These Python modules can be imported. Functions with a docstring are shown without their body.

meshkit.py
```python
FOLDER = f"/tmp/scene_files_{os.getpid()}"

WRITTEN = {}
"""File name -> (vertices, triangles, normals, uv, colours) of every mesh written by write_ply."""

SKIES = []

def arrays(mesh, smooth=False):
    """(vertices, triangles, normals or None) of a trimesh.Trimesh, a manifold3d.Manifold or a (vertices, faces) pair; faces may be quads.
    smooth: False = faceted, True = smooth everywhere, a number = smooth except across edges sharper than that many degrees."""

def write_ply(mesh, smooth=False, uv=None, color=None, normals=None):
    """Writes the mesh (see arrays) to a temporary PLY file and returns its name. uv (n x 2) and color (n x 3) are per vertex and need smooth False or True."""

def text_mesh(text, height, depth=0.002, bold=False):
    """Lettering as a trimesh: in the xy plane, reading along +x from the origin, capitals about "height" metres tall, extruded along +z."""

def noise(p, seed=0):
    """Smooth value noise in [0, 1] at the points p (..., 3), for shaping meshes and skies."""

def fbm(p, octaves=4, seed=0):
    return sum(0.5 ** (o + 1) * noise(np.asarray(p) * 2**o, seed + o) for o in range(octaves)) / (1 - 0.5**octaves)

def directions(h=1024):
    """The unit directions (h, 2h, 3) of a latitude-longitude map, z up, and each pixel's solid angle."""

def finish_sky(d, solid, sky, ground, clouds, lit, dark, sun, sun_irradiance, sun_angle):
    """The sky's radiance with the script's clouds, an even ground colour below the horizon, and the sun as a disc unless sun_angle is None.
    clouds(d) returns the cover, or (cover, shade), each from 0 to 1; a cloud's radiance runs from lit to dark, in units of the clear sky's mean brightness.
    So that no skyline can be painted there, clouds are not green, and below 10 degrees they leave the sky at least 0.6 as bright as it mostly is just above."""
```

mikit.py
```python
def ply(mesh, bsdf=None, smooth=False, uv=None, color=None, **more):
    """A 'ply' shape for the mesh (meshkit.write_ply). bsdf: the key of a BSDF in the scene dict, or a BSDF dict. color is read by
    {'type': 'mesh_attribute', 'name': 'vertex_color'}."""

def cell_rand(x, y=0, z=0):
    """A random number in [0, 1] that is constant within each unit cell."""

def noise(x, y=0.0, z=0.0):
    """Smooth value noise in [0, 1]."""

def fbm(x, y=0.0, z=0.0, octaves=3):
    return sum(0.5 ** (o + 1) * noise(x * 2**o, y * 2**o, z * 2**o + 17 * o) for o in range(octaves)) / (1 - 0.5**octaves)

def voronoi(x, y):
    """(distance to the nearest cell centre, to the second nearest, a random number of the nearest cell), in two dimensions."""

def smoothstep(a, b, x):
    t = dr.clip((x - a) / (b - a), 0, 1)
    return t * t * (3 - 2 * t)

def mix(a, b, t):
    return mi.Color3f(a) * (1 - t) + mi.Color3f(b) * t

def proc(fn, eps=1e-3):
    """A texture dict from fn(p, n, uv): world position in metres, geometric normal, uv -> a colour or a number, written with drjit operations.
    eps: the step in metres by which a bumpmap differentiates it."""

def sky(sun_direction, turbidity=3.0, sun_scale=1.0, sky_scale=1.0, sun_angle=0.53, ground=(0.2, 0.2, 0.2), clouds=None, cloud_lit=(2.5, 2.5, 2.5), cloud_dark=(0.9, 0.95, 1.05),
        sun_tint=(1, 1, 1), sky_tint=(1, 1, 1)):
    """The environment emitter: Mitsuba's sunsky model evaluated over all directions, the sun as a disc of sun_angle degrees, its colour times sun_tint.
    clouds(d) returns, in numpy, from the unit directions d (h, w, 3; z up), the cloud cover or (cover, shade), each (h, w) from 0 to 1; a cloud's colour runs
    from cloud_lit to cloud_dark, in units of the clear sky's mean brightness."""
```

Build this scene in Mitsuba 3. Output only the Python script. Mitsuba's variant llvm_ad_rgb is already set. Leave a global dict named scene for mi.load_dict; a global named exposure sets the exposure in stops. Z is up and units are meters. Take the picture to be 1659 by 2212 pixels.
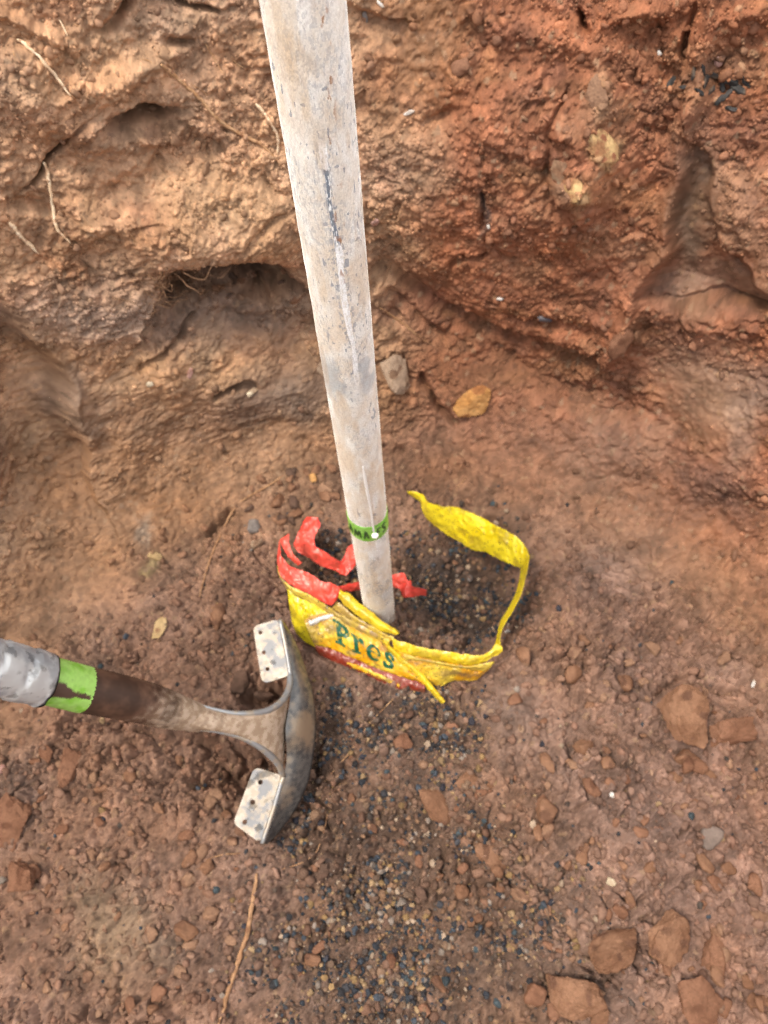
import math
import numpy as np, trimesh, mitsuba as mi, drjit as dr
import mikit
from meshkit import noise as vnoise, fbm as vfbm
from scipy.spatial import cKDTree

T = mi.ScalarTransform4f
scene, labels = {}, {}

# ------------------------------------------------------------------ camera, sky, exposure
CAM = np.array([0.0, 0.0, 0.80])
PITCH = math.radians(60.7)
FWD = np.array([0, math.cos(PITCH), -math.sin(PITCH)])
UP = np.array([0, math.sin(PITCH), math.cos(PITCH)])
RIGHT = np.array([1.0, 0, 0])
scene['camera'] = {'type': 'thinlens', 'fov': 53.13, 'fov_axis': 'x', 'aperture_radius': 0.0011, 'focus_distance': 0.39,
                   'near_clip': 0.01, 'far_clip': 500.0,
                   'to_world': T().look_at(origin=CAM.tolist(), target=(CAM + FWD).tolist(), up=UP.tolist())}
def overcast(d):
    return np.ones(d.shape[:2]), 1 - np.clip(d[..., 2], 0, 1) ** 0.8
scene['sky'] = mikit.sky([-0.42, -0.12, 0.90], turbidity=3, sun_scale=0.3, sun_angle=14, clouds=overcast, cloud_lit=(2.6, 2.5, 2.42), cloud_dark=(1.5, 1.5, 1.52))
exposure = 3.05

# ------------------------------------------------------------------ helpers
def ray(x, y):
    """Direction (unit depth) of a point read off the photograph, measured on a 1659 x 2212 copy of it."""
    return FWD + (x - 829.5) / 1659 * RIGHT + (1106 - y) / 1659 * UP

def at_depth(x, y, d):
    return CAM + d * ray(x, y)

def at_z(x, y, z):
    r = ray(x, y)
    return CAM + (z - CAM[2]) / r[2] * r

def numbered(name):
    if name not in scene and name not in labels:
        return name
    k = 1
    while f'{name}_{k:03d}' in scene or f'{name}_{k:03d}' in labels:
        k += 1
    return f'{name}_{k:03d}'

def thing(name, label, cat, group=None):
    k = numbered(name)
    labels[k] = {'label': label, 'category': cat}
    if group:
        labels[k]['group'] = group
    return k

def part(parent, name, mesh, bsdf, smooth=40, label=None, **kw):
    k = numbered(parent + '__' + name)
    scene[k] = mikit.ply(mesh, bsdf, smooth=smooth, **kw)
    if label:
        labels[k] = {'label': label}
    return k

def single(name, label, cat, shape, group=None):
    k = thing(name, label, cat, group)
    scene[k] = shape
    return k

def smoothstep(a, b, x):
    t = np.clip((x - a) / (b - a), 0, 1)
    return t * t * (3 - 2 * t)

def resample(pts, n):
    """Catmull-Rom through the points, resampled to n."""
    p = np.asarray(pts, float)
    if len(p) > 2:
        q = np.vstack([2 * p[0] - p[1], p, 2 * p[-1] - p[-2]])
        out = []
        for i in range(len(p) - 1):
            a, b, c, d = q[i:i + 4]
            for t in np.linspace(0, 1, 12, endpoint=False):
                out.append(0.5 * (2 * b + (c - a) * t + (2 * a - 5 * b + 4 * c - d) * t * t + (3 * b - a - 3 * c + d) * t ** 3))
        p = np.array(out + [p[-1]])
    s = np.r_[0, np.cumsum(np.linalg.norm(np.diff(p, axis=0), axis=1))]
    u = np.linspace(0, s[-1], n)
    return np.stack([np.interp(u, s, p[:, k]) for k in range(p.shape[1])], 1)

def tube(pts, radii, sides=10, caps=True, n=None):
    p = resample(pts, n) if n else np.asarray(pts, float)
    r = np.interp(np.linspace(0, 1, len(p)), np.linspace(0, 1, len(np.atleast_1d(radii))), np.atleast_1d(radii))
    t = np.gradient(p, axis=0)
    t /= np.linalg.norm(t, axis=1, keepdims=True)
    a = np.cross(t[0], [0.3, 0.9, 0.1]); a /= np.linalg.norm(a)
    A = []
    for k in range(len(p)):
        a = a - t[k] * (a @ t[k]); a /= np.linalg.norm(a); A.append(a)
    A = np.array(A); B = np.cross(t, A)
    ang = np.arange(sides) * 2 * np.pi / sides
    v = (p[:, None] + r[:, None, None] * (np.cos(ang)[None, :, None] * A[:, None] + np.sin(ang)[None, :, None] * B[:, None])).reshape(-1, 3)
    i, j = np.meshgrid(np.arange(len(p) - 1), np.arange(sides), indexing='ij')
    j2 = (j + 1) % sides
    q = np.stack([i * sides + j, i * sides + j2, (i + 1) * sides + j2, (i + 1) * sides + j], -1).reshape(-1, 4)
    f = np.vstack([q[:, [0, 1, 2]], q[:, [0, 2, 3]]])
    if caps:
        m = len(v)
        v = np.vstack([v, p[0], p[-1]])
        jj = np.arange(sides)
        f = np.vstack([f, np.stack([jj * 0 + m, (jj + 1) % sides, jj], 1), np.stack([jj * 0 + m + 1, (len(p) - 1) * sides + jj, (len(p) - 1) * sides + (jj + 1) % sides], 1)])
    return trimesh.Trimesh(v, f, process=False)

def shell(G, thick):
    """A closed sheet of real thickness from a grid of points G (n, m, 3); it grows behind the grid, away from +normal."""
    n, m = G.shape[:2]
    du, dv = np.gradient(G, axis=0), np.gradient(G, axis=1)
    N = np.cross(du, dv); N /= np.linalg.norm(N, axis=2, keepdims=True) + 1e-12
    if (N[..., 2].mean() + 0.3 * (-N[..., 1]).mean()) < 0:
        N = -N
        flip = True
    else:
        flip = False
    back = G - N * (thick[..., None] if isinstance(thick, np.ndarray) else thick)
    v = np.vstack([G.reshape(-1, 3), back.reshape(-1, 3)])
    i, j = np.meshgrid(np.arange(n - 1), np.arange(m - 1), indexing='ij')
    q = np.stack([i * m + j, (i + 1) * m + j, (i + 1) * m + j + 1, i * m + j + 1], -1).reshape(-1, 4)
    o = n * m
    loop = np.r_[np.arange(m), np.arange(1, n) * m + m - 1, (n - 1) * m + np.arange(m - 2, -1, -1), np.arange(n - 2, 0, -1) * m]
    l2 = np.roll(loop, -1)
    side = np.stack([loop, l2, l2 + o, loop + o], 1)
    f = np.vstack([q, q[:, ::-1] + o, side])
    f = np.vstack([f[:, [0, 1, 2]], f[:, [0, 2, 3]]])
    if flip:
        f = f[:, ::-1]
    mesh = trimesh.Trimesh(v, f, process=False)
    return mesh

# ------------------------------------------------------------------ materials
def soft(v, lo, hi):
    return mikit.smoothstep(lo, hi, v)

def soilish(a, b, c=None, scale=1.0, rough=0.9):
    """Clod or stone: two tones in patches, with fine grain."""
    def fn(p, n, uv):
        k = 60 * scale
        t = mikit.fbm(p.x * k, p.y * k, p.z * k, 4)
        g = mikit.noise(p.x * 700, p.y * 700, p.z * 700)
        g2 = mikit.noise(p.x * 240 + 9, p.y * 240, p.z * 240)
        col = mikit.mix(a, b, soft(t, 0.32, 0.68))
        if c is not None:
            col = mikit.mix(col, c, soft(mikit.noise(p.x * k * 1.7 + 5, p.y * k * 1.7, p.z * k * 1.7), 0.62, 0.8))
        return col * ((0.72 + 0.3 * g + 0.26 * g2) * .68)
    return {'type': 'principled', 'base_color': mikit.proc(fn), 'roughness': rough, 'specular': 0.2}

def bumped(bsdf, fn, scale=1.0, eps=4e-4):
    return {'type': 'bumpmap', 'arbitrary': mikit.proc(fn, eps=eps), 'scale': scale, 'bsdf': bsdf}

scene['soil'] = {'type': 'principled', 'base_color': {'type': 'mesh_attribute', 'name': 'vertex_color'},
                 'roughness': mikit.proc(lambda p, n, uv: 0.92 - 0.42 * uv.x), 'specular': 0.3}
scene['crumbs'] = {'type': 'principled', 'base_color': {'type': 'mesh_attribute', 'name': 'vertex_color'}, 'roughness': 0.85, 'specular': 0.25}
scene['clod_brown'] = soilish((0.22, 0.115, 0.07), (0.32, 0.18, 0.115), (0.17, 0.09, 0.06))
scene['clod_red'] = soilish((0.215, 0.108, 0.068), (0.28, 0.148, 0.096), (0.17, 0.082, 0.052))
scene['clod_tan'] = soilish((0.28, 0.165, 0.11), (0.35, 0.215, 0.145), (0.22, 0.125, 0.085))
scene['clod_dark'] = soilish((0.10, 0.065, 0.05), (0.17, 0.105, 0.08), (0.07, 0.05, 0.045))
scene['stone_grey'] = soilish((0.20, 0.18, 0.175), (0.28, 0.25, 0.24), (0.28, 0.18, 0.12), rough=0.7)
scene['stone_dull'] = soilish((0.17, 0.145, 0.14), (0.24, 0.19, 0.17), (0.24, 0.14, 0.095), rough=0.7)
scene['stone_beige'] = soilish((0.34, 0.24, 0.17), (0.45, 0.34, 0.26), (0.25, 0.16, 0.11))
scene['stone_orange'] = soilish((0.5, 0.25, 0.085), (0.68, 0.40, 0.17), (0.38, 0.17, 0.07))
scene['stone_blue'] = soilish((0.12, 0.12, 0.15), (0.17, 0.17, 0.2), (0.22, 0.14, 0.1), rough=0.6)
scene['clay_yellow'] = soilish((0.45, 0.31, 0.15), (0.6, 0.45, 0.25), (0.3, 0.17, 0.09))
scene['clay_ochre'] = soilish((0.36, 0.19, 0.10), (0.66, 0.47, 0.24), (0.34, 0.15, 0.085), 1.6)
scene['clay_ash'] = soilish((0.34, 0.2, 0.13), (0.40, 0.30, 0.22), (0.32, 0.14, 0.08), 1.6)
scene['quartz_white'] = soilish((0.68, 0.66, 0.64), (0.8, 0.79, 0.78), (0.6, 0.52, 0.46), rough=0.4)
scene['quartz_cream'] = soilish((0.6, 0.51, 0.38), (0.75, 0.66, 0.52), (0.5, 0.37, 0.26), rough=0.5)
scene['quartz_pink'] = soilish((0.55, 0.33, 0.29), (0.66, 0.44, 0.4), (0.45, 0.24, 0.18), rough=0.5)
scene['mulch_black'] = soilish((0.03, 0.03, 0.032), (0.07, 0.068, 0.07), (0.12, 0.09, 0.07), rough=0.55)
scene['root_tan'] = soilish((0.52, 0.30, 0.16), (0.68, 0.44, 0.26), (0.36, 0.19, 0.11), 3)
scene['root_pale'] = soilish((0.95, 0.70, 0.46), (1.0, 0.85, 0.64), (0.7, 0.46, 0.3), 3)
scene['root_floor'] = soilish((0.40, 0.225, 0.125), (0.52, 0.32, 0.19), (0.28, 0.15, 0.09), 3)
scene['root_dark'] = soilish((0.2, 0.115, 0.07), (0.3, 0.18, 0.11), (0.14, 0.08, 0.05), 3)

# ------------------------------------------------------------------ the ground: one sheet, a round pit dug in red soil
PC, PR = np.array([0.02, 0.02]), 0.48                  # centre and radius of the pit floor
_d = np.linspace(-0.3, 1.3, 3201)
_phi = np.radians(73) * smoothstep(-0.07, 0.17, _d) * (1 - smoothstep(0.56, 0.74, _d))
_step = _d[1] - _d[0]
_hor = np.r_[0, np.cumsum(np.cos((_phi[1:] + _phi[:-1]) / 2) * _step)]
_ver = np.r_[0, np.cumsum(np.sin((_phi[1:] + _phi[:-1]) / 2) * _step)]
_rad = PR - 0.3 + _hor

def base_point(q):
    """Unrolled ground coordinates (n, 2) -> point and normal of the smooth pit."""
    v = q - PC
    r = np.linalg.norm(v, axis=1) + 1e-9
    n = v / r[:, None]
    d = r - PR
    rad = np.where(d < -0.3, r, np.where(d > 1.3, _rad[-1] + d - 1.3, np.interp(d, _d, _rad)))
    z = np.interp(d, _d, _ver)
    phi = np.interp(d, _d, _phi)
    P = np.c_[PC + n * rad[:, None], z]
    N = np.c_[-n * np.sin(phi)[:, None], np.cos(phi)]
    return P, N, d

def unroll(x, y):
    """The unrolled ground coordinates seen at a point of the photograph."""
    k = ray(x, y)
    ds = np.linspace(0.25, 1.6, 1400)
    p = CAM + ds[:, None] * k
    r = np.linalg.norm(p[:, :2] - PC, axis=1)
    i = np.argmax(p[:, 2] < np.interp(r, _rad, _ver))
    r0, v = r[i], p[i, :2] - PC
    d = np.interp(r0, _rad, _d) if r0 > _rad[0] else r0 - PR
    return PC + v / r0 * (PR + d)

def frame(x, y):
    q = unroll(x, y)
    h = 6.0
    J = np.stack([(unroll(x + h, y) - unroll(x - h, y)) / (2 * h), (unroll(x, y + h) - unroll(x, y - h)) / (2 * h)], 1)
    return q, np.linalg.inv(J)

def axis(lo, hi, step, far):
    core = np.arange(lo, hi, step)
    grow = [step]
    while sum(grow) < far:
        grow.append(grow[-1] * 1.22)
    g = np.cumsum(grow)
    return np.r_[(lo - g)[::-1], core, core[-1] + g]

gx, gy = axis(-0.64, 0.64, 0.00150, 60), axis(-0.13, 1.07, 0.00150, 60)
QX, QY = np.meshgrid(gx, gy, indexing='ij')
Q = np.c_[QX.ravel(), QY.ravel()]
P0, N0, D0 = base_point(Q)
shape2 = QX.shape
rng = np.random.default_rng(7)
disp = np.zeros(len(Q))
inside = (np.abs(Q[:, 0]) < 0.70) & (Q[:, 1] > -0.17) & (Q[:, 1] < 1.12)
idx = np.nonzero(inside)[0]
q_in, p_in, d_in = Q[idx], P0[idx], D0[idx]
wall = smoothstep(-0.08, 0.12, d_in)

def blob(x, y, rx, ry, rot=0.0, power=2.0):
    """Soft spot (0..1) on the ground about a place of the photograph; radii as seen there."""
    q0, K = frame(x, y)
    e = (q_in - q0) @ K.T
    c, s = math.cos(math.radians(rot)), math.sin(math.radians(rot))
    u, w = (e[:, 0] * c + e[:, 1] * s) / rx, (-e[:, 0] * s + e[:, 1] * c) / ry
    return np.exp(-np.clip(u * u + w * w, 0, 40) ** (power / 2))

def line_dist(pts, n=60):
    """(distance, signed side) of the ground points to a line, in metres along the ground."""
    L = resample([unroll(*p) for p in pts], n)
    dist, k = cKDTree(L).query(q_in, distance_upper_bound=0.25)
    k = np.minimum(k, n - 1)
    t = np.gradient(L, axis=0)[k]
    w = q_in - L[k]
    side = np.sign(t[:, 0] * w[:, 1] - t[:, 1] * w[:, 0])
    return np.minimum(dist, 0.25), side

# warp the coordinates a little, so that no feature has a clean outline
warp = np.c_[vfbm(p_in * 22, 4, 3) - 0.5, vfbm(p_in * 22, 4, 8) - 0.5]
q_plain = q_in
q_in = q_in + warp * 0.035

D = np.zeros(len(idx))
# (x, y, rx, ry, turn, height): masses and hollows of the cut face
for x, y, rx, ry, rot, h in [
    (1130, 360, 260, 330, 0, .050), (1260, 330, 62, 150, 8, .024), (1240, 410, 40, 45, 0, .012), (1300, 250, 45, 80, 0, .008),
    (1480, 500, 70, 150, 8, -.022), (1560, 640, 130, 40, 10, -.016), (1610, 430, 80, 120, -12, .012), (1600, 60, 70, 90, 0, .02),
    (1545, 690, 150, 32, 0, .016), (1520, 190, 90, 26, 0, -.014),
    (510, 605, 125, 36, 4, -.048), (525, 592, 80, 22, 4, -.060), (410, 612, 44, 22, -10, -.035), (610, 622, 50, 22, 10, -.035), (490, 645, 60, 18, 0, -.022), (562, 645, 15, 13, 0, -.05), (470, 570, 26, 16, 0, -.04), (385, 650, 22, 14, 0, -.035), (400, 640, 70, 36, -20, -.03), (470, 490, 200, 70, 8, .022), (250, 470, 160, 80, 0, .02),
    (540, 700, 170, 40, 4, -.016), (315, 252, 56, 20, 6, -.055), (250, 170, 130, 50, 0, .016), (170, 290, 100, 42, 0, .018), (340, 300, 80, 18, 0, .014),
    (110, 352, 90, 14, 0, -.022), (80, 450, 60, 18, 0, -.02), (180, 660, 140, 60, 0, .008), (350, 790, 60, 50, -40, .012),
    (600, 850, 190, 65, -8, .024), (260, 20, 60, 12, 6, -.03), (410, 15, 50, 12, 0, -.03), (380, 95, 26, 14, 0, -.024),
    (60, 160, 80, 70, 0, .02), (30, 60, 60, 40, 0, .014), (50, 900, 90, 200, -14, -.028), (250, 960, 180, 90, 0, .012),
    (270, 1160, 90, 60, 0, .018), (90, 1120, 90, 70, 0, .014), (340, 1330, 140, 70, 0, .012), (420, 1220, 60, 60, 0, -.012),
    (900, 640, 120, 60, 30, -.020), (1120, 800, 230, 55, 12, -.024), (1190, 700, 110, 26, 24, -.016), (1320, 720, 50, 60, 0, .020),
    (1480, 95, 8, 30, 4, -.03), (1262, 52, 8, 36, 0, -.04), (945, 250, 40, 22, -20, -.018), (1150, 60, 120, 50, 0, .012), (990, 130, 14, 14, 0, -.012),
    (990, 150, 24, 20, 0, .012), (1390, 20, 70, 22, 0, .02), (1450, 880, 120, 160, 0, -.01), (1250, 960, 140, 60, 0, .01), (850, 700, 16, 10, 0, -.02),
    (1000, 1250, 110, 100, 30, -.070), (730, 1215, 80, 45, 30, -.022), (771, 1300, 34, 30, 0, -.03), (1020, 1340, 90, 40, 10, -.022), (1040, 1380, 40, 22, 10, -.02),
    (480, 1650, 120, 48, 12, -.052), (575, 1490, 45, 28, 0, -.040), (565, 1645, 45, 36, 0, -.03), (690, 1640, 14, 40, 10, -.02),
    (810, 1458, 170, 42, 22, .011), (1100, 1560, 60, 100, 20, .012), (1180, 1420, 120, 120, 0, .014), (900, 1950, 260, 200, 0, -.012), (1500, 1700, 200, 200, 0, .012), (200, 1650, 160, 90, 0, .012),
    (230, 2010, 140, 120, 0, .010), (1560, 1000, 150, 130, 10, .018)]:
    D += h * blob(x, y, rx, ry, rot)
# cracks and cut lines: (points, half width m, depth m)
for pts, w, h in [
    ([(830, 590), (900, 650), (1010, 715), (1150, 760), (1290, 790)], .012, -.022),
    ([(300, 800), (350, 760), (420, 700)], .004, -.014), ([(470, 855), (500, 830), (545, 820)], .004, -.016),
    ([(920, 830), (950, 870), (985, 905)], .0045, -.022), ([(850, 660), (900, 700), (960, 760)], .004, -.012),
    ([(1050, 1120), (1090, 1150), (1130, 1195)], .006, -.016), ([(1420, 1490), (1450, 1480), (1520, 1470), (1600, 1490)], .004, -.012),
    ([(1380, 1560), (1430, 1590), (1470, 1640)], .004, -.010), ([(1240, 420), (1190, 430), (1180, 330), (1220, 200)], .004, -.010),
    ([(1440, 650), (1480, 655), (1560, 648), (1659, 655)], .004, -.012), ([(1470, 660), (1468, 700), (1476, 730)], .0025, -.008),
    ([(1030, 480), (1040, 440), (1046, 400)], .003, -.010), ([(980, 560), (1010, 540), (1060, 545)], .003, -.010),
    ([(440, 1160), (470, 1135), (510, 1120)], .004, -.014), ([(560, 380), (600, 420), (640, 430)], .003, -.008), ([(500, 510), (560, 470), (640, 450)], .003, -.008)]:
    dist, _ = line_dist(pts)
    D += h * np.exp(-(dist / w) ** 2)
# steps: the smooth cut at the left edge and the arris on the right
dist, side = line_dist([(-60, 590), (0, 640), (70, 730), (130, 830), (175, 950)])
D += -.030 * smoothstep(-.012, .012, -side * dist) * np.exp(-(dist / .08) ** 2) + .014 * np.exp(-(dist / .012) ** 2)
def step(pts, upper, h, sharp, reach):
    """A broken edge: the ground on the side of the place `upper` stands h higher next to the line."""
    L = resample([unroll(*p) for p in pts], 80)
    def signed(q):
        dist, k = cKDTree(L).query(q)
        t, w = np.gradient(L, axis=0)[k], q - L[k]
        return dist * np.sign(t[:, 0] * w[:, 1] - t[:, 1] * w[:, 0])
    sg = signed(q_in) * np.sign(signed(unroll(*upper)[None])[0])
    return h * smoothstep(-sharp, sharp, sg) * np.exp(-(np.maximum(sg, 0) / reach) ** 2)
D += step([(1500, 270), (1530, 350), (1534, 430), (1566, 520), (1625, 568), (1690, 620)], (1620, 430), .019, .004, .08)
D += step([(1450, 652), (1500, 655), (1560, 648), (1690, 660)], (1560, 700), .012, .0025, .05)
D += step([(330, 640), (360, 590), (430, 565), (500, 555), (580, 570), (660, 610)], (480, 500), .020, .005, .06)
D += step([(240, 262), (280, 232), (330, 228), (390, 262)], (310, 190), .014, .003, .04)
D += step([(700, 30), (760, 24), (830, 40)], (760, -10), .010, .003, .03)
dist, side = line_dist([(1545, -10), (1510, 150), (1485, 300), (1440, 470), (1390, 600), (1310, 780)])
D += .020 * np.exp(-(dist / .011) ** 2)
q_in = q_plain
D += -.16 * blob(771, 1298, 26, 22, 0, 4)         # the hole the pipe was driven into

# where the face is smeared smooth by the spade (1) or crumbly (0); coordinates warped as above
q_in = q_plain + warp * 0.05
cut = np.zeros(len(idx))
for x, y, rx, ry, rot, s in [(1490, 480, 66, 190, 8, 1), (1575, 600, 140, 70, 15, 1), (1520, 860, 150, 130, 0, 1), (600, 840, 180, 70, -8, .9), (540, 735, 190, 45, 0, .8),
                             (110, 830, 70, 150, -25, 1), (330, 900, 260, 150, 0, .85), (150, 700, 120, 60, 0, .5), (1300, 980, 200, 130, 0, .6), (460, 900, 200, 60, 0, .7), (900, 80, 110, 170, 0, .75),
                             (960, 420, 70, 120, 0, .6), (1240, 1180, 150, 120, 0, .5), (300, 740, 100, 60, -20, .6), (250, 1080, 260, 110, 0, .75), (120, 1250, 140, 110, 0, .5), (520, 950, 150, 70, 0, .7), (1400, 1130, 180, 110, 0, .55), (1050, 600, 110, 60, 20, .5),
                             (1120, 1540, 70, 90, 0, .6), (350, 540, 180, 40, 8, .5), (520, 420, 140, 50, 8, .4), (1620, 480, 50, 90, 0, .4)]:
    cut = np.maximum(cut, s * blob(x, y, rx, ry, rot, 3))
gravel = np.zeros(len(idx))
for x, y, rx, ry, rot in [(990, 1250, 130, 120, 30), (860, 1820, 270, 230, 20), (1000, 2060, 260, 230, 0), (790, 2080, 220, 230, 0), (720, 1600, 90, 130, 20), (920, 1570, 170, 90, 0), (700, 1200, 90, 60, 30)]:
    gravel = np.maximum(gravel, blob(x, y, rx, ry, rot, 3))
floor = 1 - smoothstep(-0.10, 0.04, d_in)
rough = (1 - 0.86 * cut)

# relief from many sizes of lump; layered (bedded) noise on the wall
pw = p_in + 0.02 * np.c_[warp, warp[:, :1]]
D += (0.034 * (vfbm(p_in * 7, 3, 1) - .5)) * (0.35 + 0.65 * wall)
D += (0.022 * (vfbm(pw * 22, 3, 2) - .5)) * (0.45 + 0.55 * wall) * (0.5 + 0.5 * rough)
ridged = 1 - np.abs(2 * vfbm(pw * np.array([26, 26, 48]), 4, 5) - 1)
D += -0.006 * np.clip(ridged - 0.84, 0, 1) / 0.16 * wall * rough * smoothstep(.42, .62, vfbm(p_in * 11 + 7, 3, 61))
D += 0.0090 * (vfbm(pw * 70, 4, 6) - .5) * rough
D += 0.0058 * (vfbm(p_in * 240, 3, 7) - .5) * (0.25 + 0.75 * rough)
D += 0.0016 * (vfbm(p_in * np.array([120, 120, 500]), 3, 17) - .5) * cut       # drag marks of the spade

def lumps(cell, seed, frac=1.0):
    """Rounded lumps of about `cell` metres: (bump 0..1, gap between lumps 0..1, number of the lump)."""
    r = np.random.default_rng(seed)
    n = int(1.9 / cell ** 2)
    s = r.choice(len(idx), n, replace=False)
    pts = p_in[s] + r.normal(0, cell * .15, (n, 3))
    dd, kk = cKDTree(pts).query(p_in + 0.28 * cell * np.c_[warp, warp[:, :1]] * 4, k=2, workers=-1)
    return np.clip(1 - (dd[:, 0] / (0.75 * cell)) ** 2, 0, 1), np.clip((dd[:, 1] - dd[:, 0]) / cell, 0, 1), kk[:, 0]

b1, g1, k1 = lumps(0.022, 1)
b2, g2, k2 = lumps(0.0095, 2)
b3, g3, k3 = lumps(0.0050, 3)
kr = np.random.default_rng(11)
s1, s2, s3 = kr.random(200000), kr.random(200000), kr.random(200000)
amt = (0.85 + 0.15 * floor) * rough
patch = smoothstep(.38, .62, vfbm(p_in * 14 + 3, 3, 21))
b1 = b1 * smoothstep(0, .30, g1); b2 = b2 * smoothstep(0, .28, g2)
D += (0.0070 * patch + .0100 * floor * (.35 + .65 * patch)) * (b1 * s1[k1] ** 1.4) * amt
D += .014 * floor * (vfbm(p_in * 26 + 11, 2, 71) - .5) * (1 - .5 * gravel)
D += (0.0036 + .0022 * floor) * (b2 * s2[k2] ** 1.3) * amt * (0.4 + 0.6 * patch)
D += 0.0034 * (b3 * s3[k3]) * (0.25 + 0.75 * rough) * (0.6 + 0.5 * floor)
D += -0.0009 * (1 - smoothstep(0, .14, g1)) * rough * (s1[k1] > .45) * (0.4 + .6 * patch)

D -= (0.0030 * (1 - smoothstep(0, .26, g2)) + .0032 * (1 - smoothstep(0, .16, g1)) * (s1[k1] > .35)) * floor * (1 - cut) * (.35 + .65 * patch)
pit = (kr.random(200000) > .93)[k2] * smoothstep(.05, .6, b2)
D -= .0050 * pit * rough * (0.25 + .75 * wall) * (.3 + .7 * patch)
pit1 = (kr.random(200000) > .955)[k1] * smoothstep(.1, .6, b1)
D -= .0070 * pit1 * rough * wall
D += .0030 * (vfbm(p_in * 420, 2, 63) - .5) * rough * (.4 + .6 * wall)
disp[idx] = D
edge = np.minimum.reduce([smoothstep(0, .05, 0.70 - np.abs(Q[:, 0])), smoothstep(0, .03, Q[:, 1] + 0.17), smoothstep(0, .05, 1.12 - Q[:, 1])])
out = ~inside
po = P0[out]
coarse = 0.03 * (vfbm(po * 4, 3, 31) - .5) + 0.015 * (vfbm(po * 15, 3, 32) - .5)
disp[out] = coarse
disp = np.where(inside, disp * edge, disp * 1.0)
PT = P0 + N0 * disp[:, None]

# colours of the earth: patches of clay, iron-red soil, wet brown floor, hollows darkened as by shade; every crumb its own tint
def C(*c):
    return np.array(c, float)

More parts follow.
